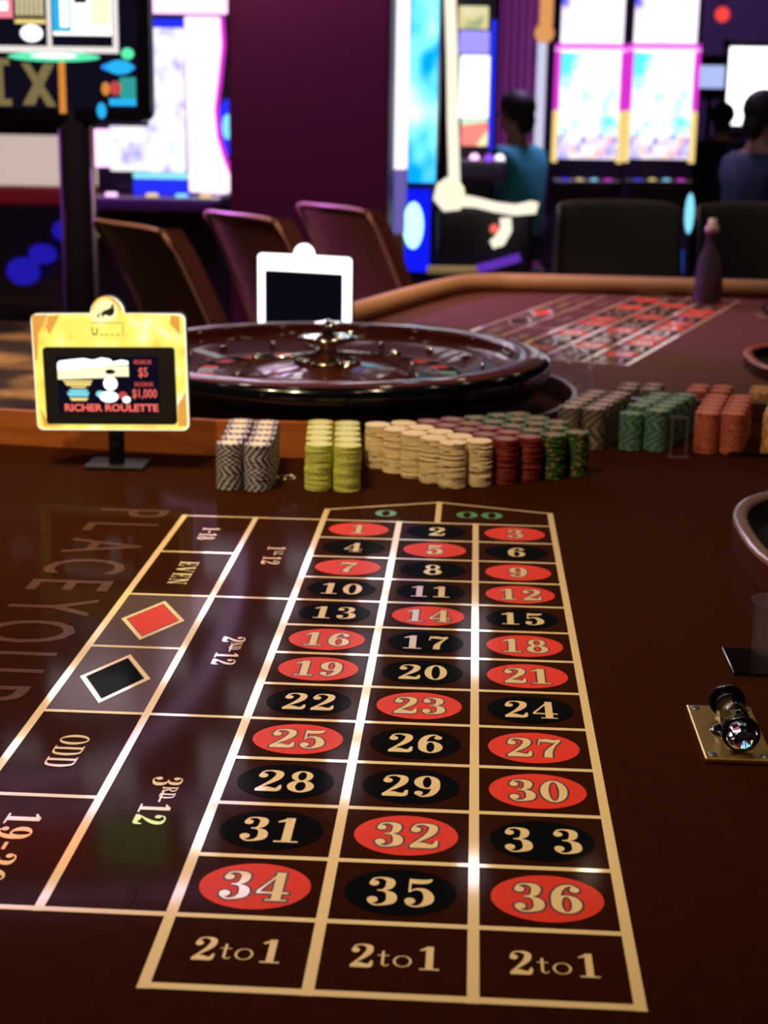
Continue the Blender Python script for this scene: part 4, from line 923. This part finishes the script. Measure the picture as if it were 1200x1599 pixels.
# ================================================================== PEOPLE
def skin(name, verts, edges, radii, m_, parent, sub=1, root=0):
    me = bpy.data.meshes.new(name); me.from_pydata(verts, edges, []); me.materials.append(m_)
    o = bpy.data.objects.new(name, me); COL.objects.link(o); o.parent = parent
    md = o.modifiers.new('skin', 'SKIN'); me.skin_vertices.new() if not me.skin_vertices else None
    for i, sv in enumerate(me.skin_vertices[0].data):
        sv.radius = (radii[i], radii[i]) if not isinstance(radii[i], tuple) else radii[i]; sv.use_root = (i == root)
    md.use_smooth_shade = True
    s_ = o.modifiers.new('sub', 'SUBSURF'); s_.levels = sub; s_.render_levels = sub
    return o
def person(loc, rz, shirt, trous, hair, label, reach=.35):
    # seated on a stool, facing +Y locally, hip at 0.62 m
    t = empty('person', loc, rz, label=label, cat='person')
    sk = mat('skin', (.50, .26, .18), .5)
    V = []; E = []; R_ = []
    def v(p, r, par=None):
        V.append(p); R_.append(r)
        if par is not None: E.append((par, len(V) - 1))
        return len(V) - 1
    pel = v((0, 0, .62), (.15, .12)); ab = v((0, .01, .80), (.13, .10), pel); ch = v((0, .02, 1.02), (.16, .11), ab); nk = v((0, .03, 1.16), .055, ch)
    n2 = v((0, .045, 1.19), .055, nk); h1 = v((0, .065, 1.24), (.072, .085), n2); h2 = v((0, .06, 1.32), (.078, .092), h1); h3 = v((0, .055, 1.37), .05, h2)
    v((0, .15, 1.27), .014, h1)
    for s_ in (-1, 1):
        v((s_ * .085, .055, 1.29), .013, h2)
        sh = v((s_ * .18, .02, 1.08), .058, ch); el_ = v((s_ * .22, .10, .82), .043, sh); wr = v((s_ * .16, .10 + reach * .9, .80), .027, el_); pm = v((s_ * .15, .17 + reach * .9, .80), (.035, .018), wr)
        for k, (dx_, ln) in enumerate(((-.028, .055), (-.010, .068), (.010, .065), (.027, .05))):
            a = v((s_ * .15 + dx_, .20 + reach * .9 + ln * .4, .797), .0095, pm); v((s_ * .15 + dx_, .20 + reach * .9 + ln, .78), .008, a)
        v((s_ * .15 - s_ * .05, .185 + reach * .9, .79), .010, pm)
        th_ = v((s_ * .10, .06, .60), .085, pel); kn = v((s_ * .13, .46, .60), .06, th_); an = v((s_ * .13, .42, .20), .04, kn); v((s_ * .13, .55, .16), .04, an)
    skin('body', V, E, R_, sk, t)
    # clothes a little larger than the body
    sv = [0, 1, 2]; 
    V2 = [(0, 0, .58), (0, .01, .80), (0, .02, 1.02), (0, .028, 1.12), (-.19, .02, 1.07), (-.225, .09, .84), (.19, .02, 1.07), (.225, .09, .84)]
    skin('shirt', V2, [(0, 1), (1, 2), (2, 3), (2, 4), (4, 5), (2, 6), (6, 7)], [(.185, .15), (.165, .135), (.19, .14), .075, .08, .062, .08, .062], shirt, t)
    V3 = [(0, 0, .60), (-.10, .06, .60), (-.13, .46, .60), (-.13, .42, .24), (.10, .06, .60), (.13, .46, .60), (.13, .42, .24)]
    skin('trousers', V3, [(0, 1), (1, 2), (2, 3), (0, 4), (4, 5), (5, 6)], [(.17, .13), .105, .078, .06, .105, .078, .06], trous, t)
    q = MB(); q.sphere((0, .035, 1.335), .102, 16, sc=(.95, 1.05, .95)); q.sphere((0, -.02, 1.26), .07, 12, sc=(1, .7, 1.1)); q.build('hair', hair, t)
    for s_ in (-1, 1):
        q = MB(); q.sphere((s_ * .03, .145, 1.295), .011, 8); q.build('eye', g_white if False else mat('eye', (.05, .03, .02), .2), t)
        q = MB(); q.sphere((s_ * .13, .52, .15), .05, 10, sc=(.9, 2.2, .7)); q.build('shoe', black_matte, t)
    t.scale = (1.12, 1.12, 1.12)
    return t
def stool(loc, label):
    t = empty('stool', loc, 0, label=label, cat='stool'); t.scale = (1.12, 1.12, 1.12)
    q = MB(); q.lathe([(0, .445), (.14, .445), (.16, .42), (.14, .38), (0, .38)], 24); q.build('seat', black_leather, t)
    q = MB(); q.lathe([(0, 0), (.2, 0), (.2, .02), (.03, .05), (.03, .38)], 20); q.build('post', grey_metal, t)
hair_d = mat('dark_hair', (.01, .008, .010), .6)
person((.47, 8.0, FZ), math.radians(60), mat('teal_cloth', (.04, .42, .48), .8), mat('navy_cloth', (.01, .02, .06), .8), hair_d, 'seated person in a teal shirt facing left before the purple partition', .3)
stool((.47, 8.0, FZ), 'round black stool under the person in teal')
person((1.72, 6.9, FZ), math.radians(-65), mat('dark_cloth', (.03, .06, .11), .8), mat('black_cloth', (.01, .01, .015), .8), hair_d, 'seated person in a dark jacket at the right edge of the picture', .3)
stool((1.72, 6.9, FZ), 'round black stool under the person in the dark jacket')
person((2.35, 13.0 - .75, FZ), math.radians(-10), mat('black_cloth_far', (.01, .012, .02), .8), mat('black_cloth_far2', (.01, .01, .015), .8), hair_d, 'distant person in black silhouetted left of the bright window', .3)
stool((2.35, 13.0 - .75, FZ), 'round black stool under the distant person')
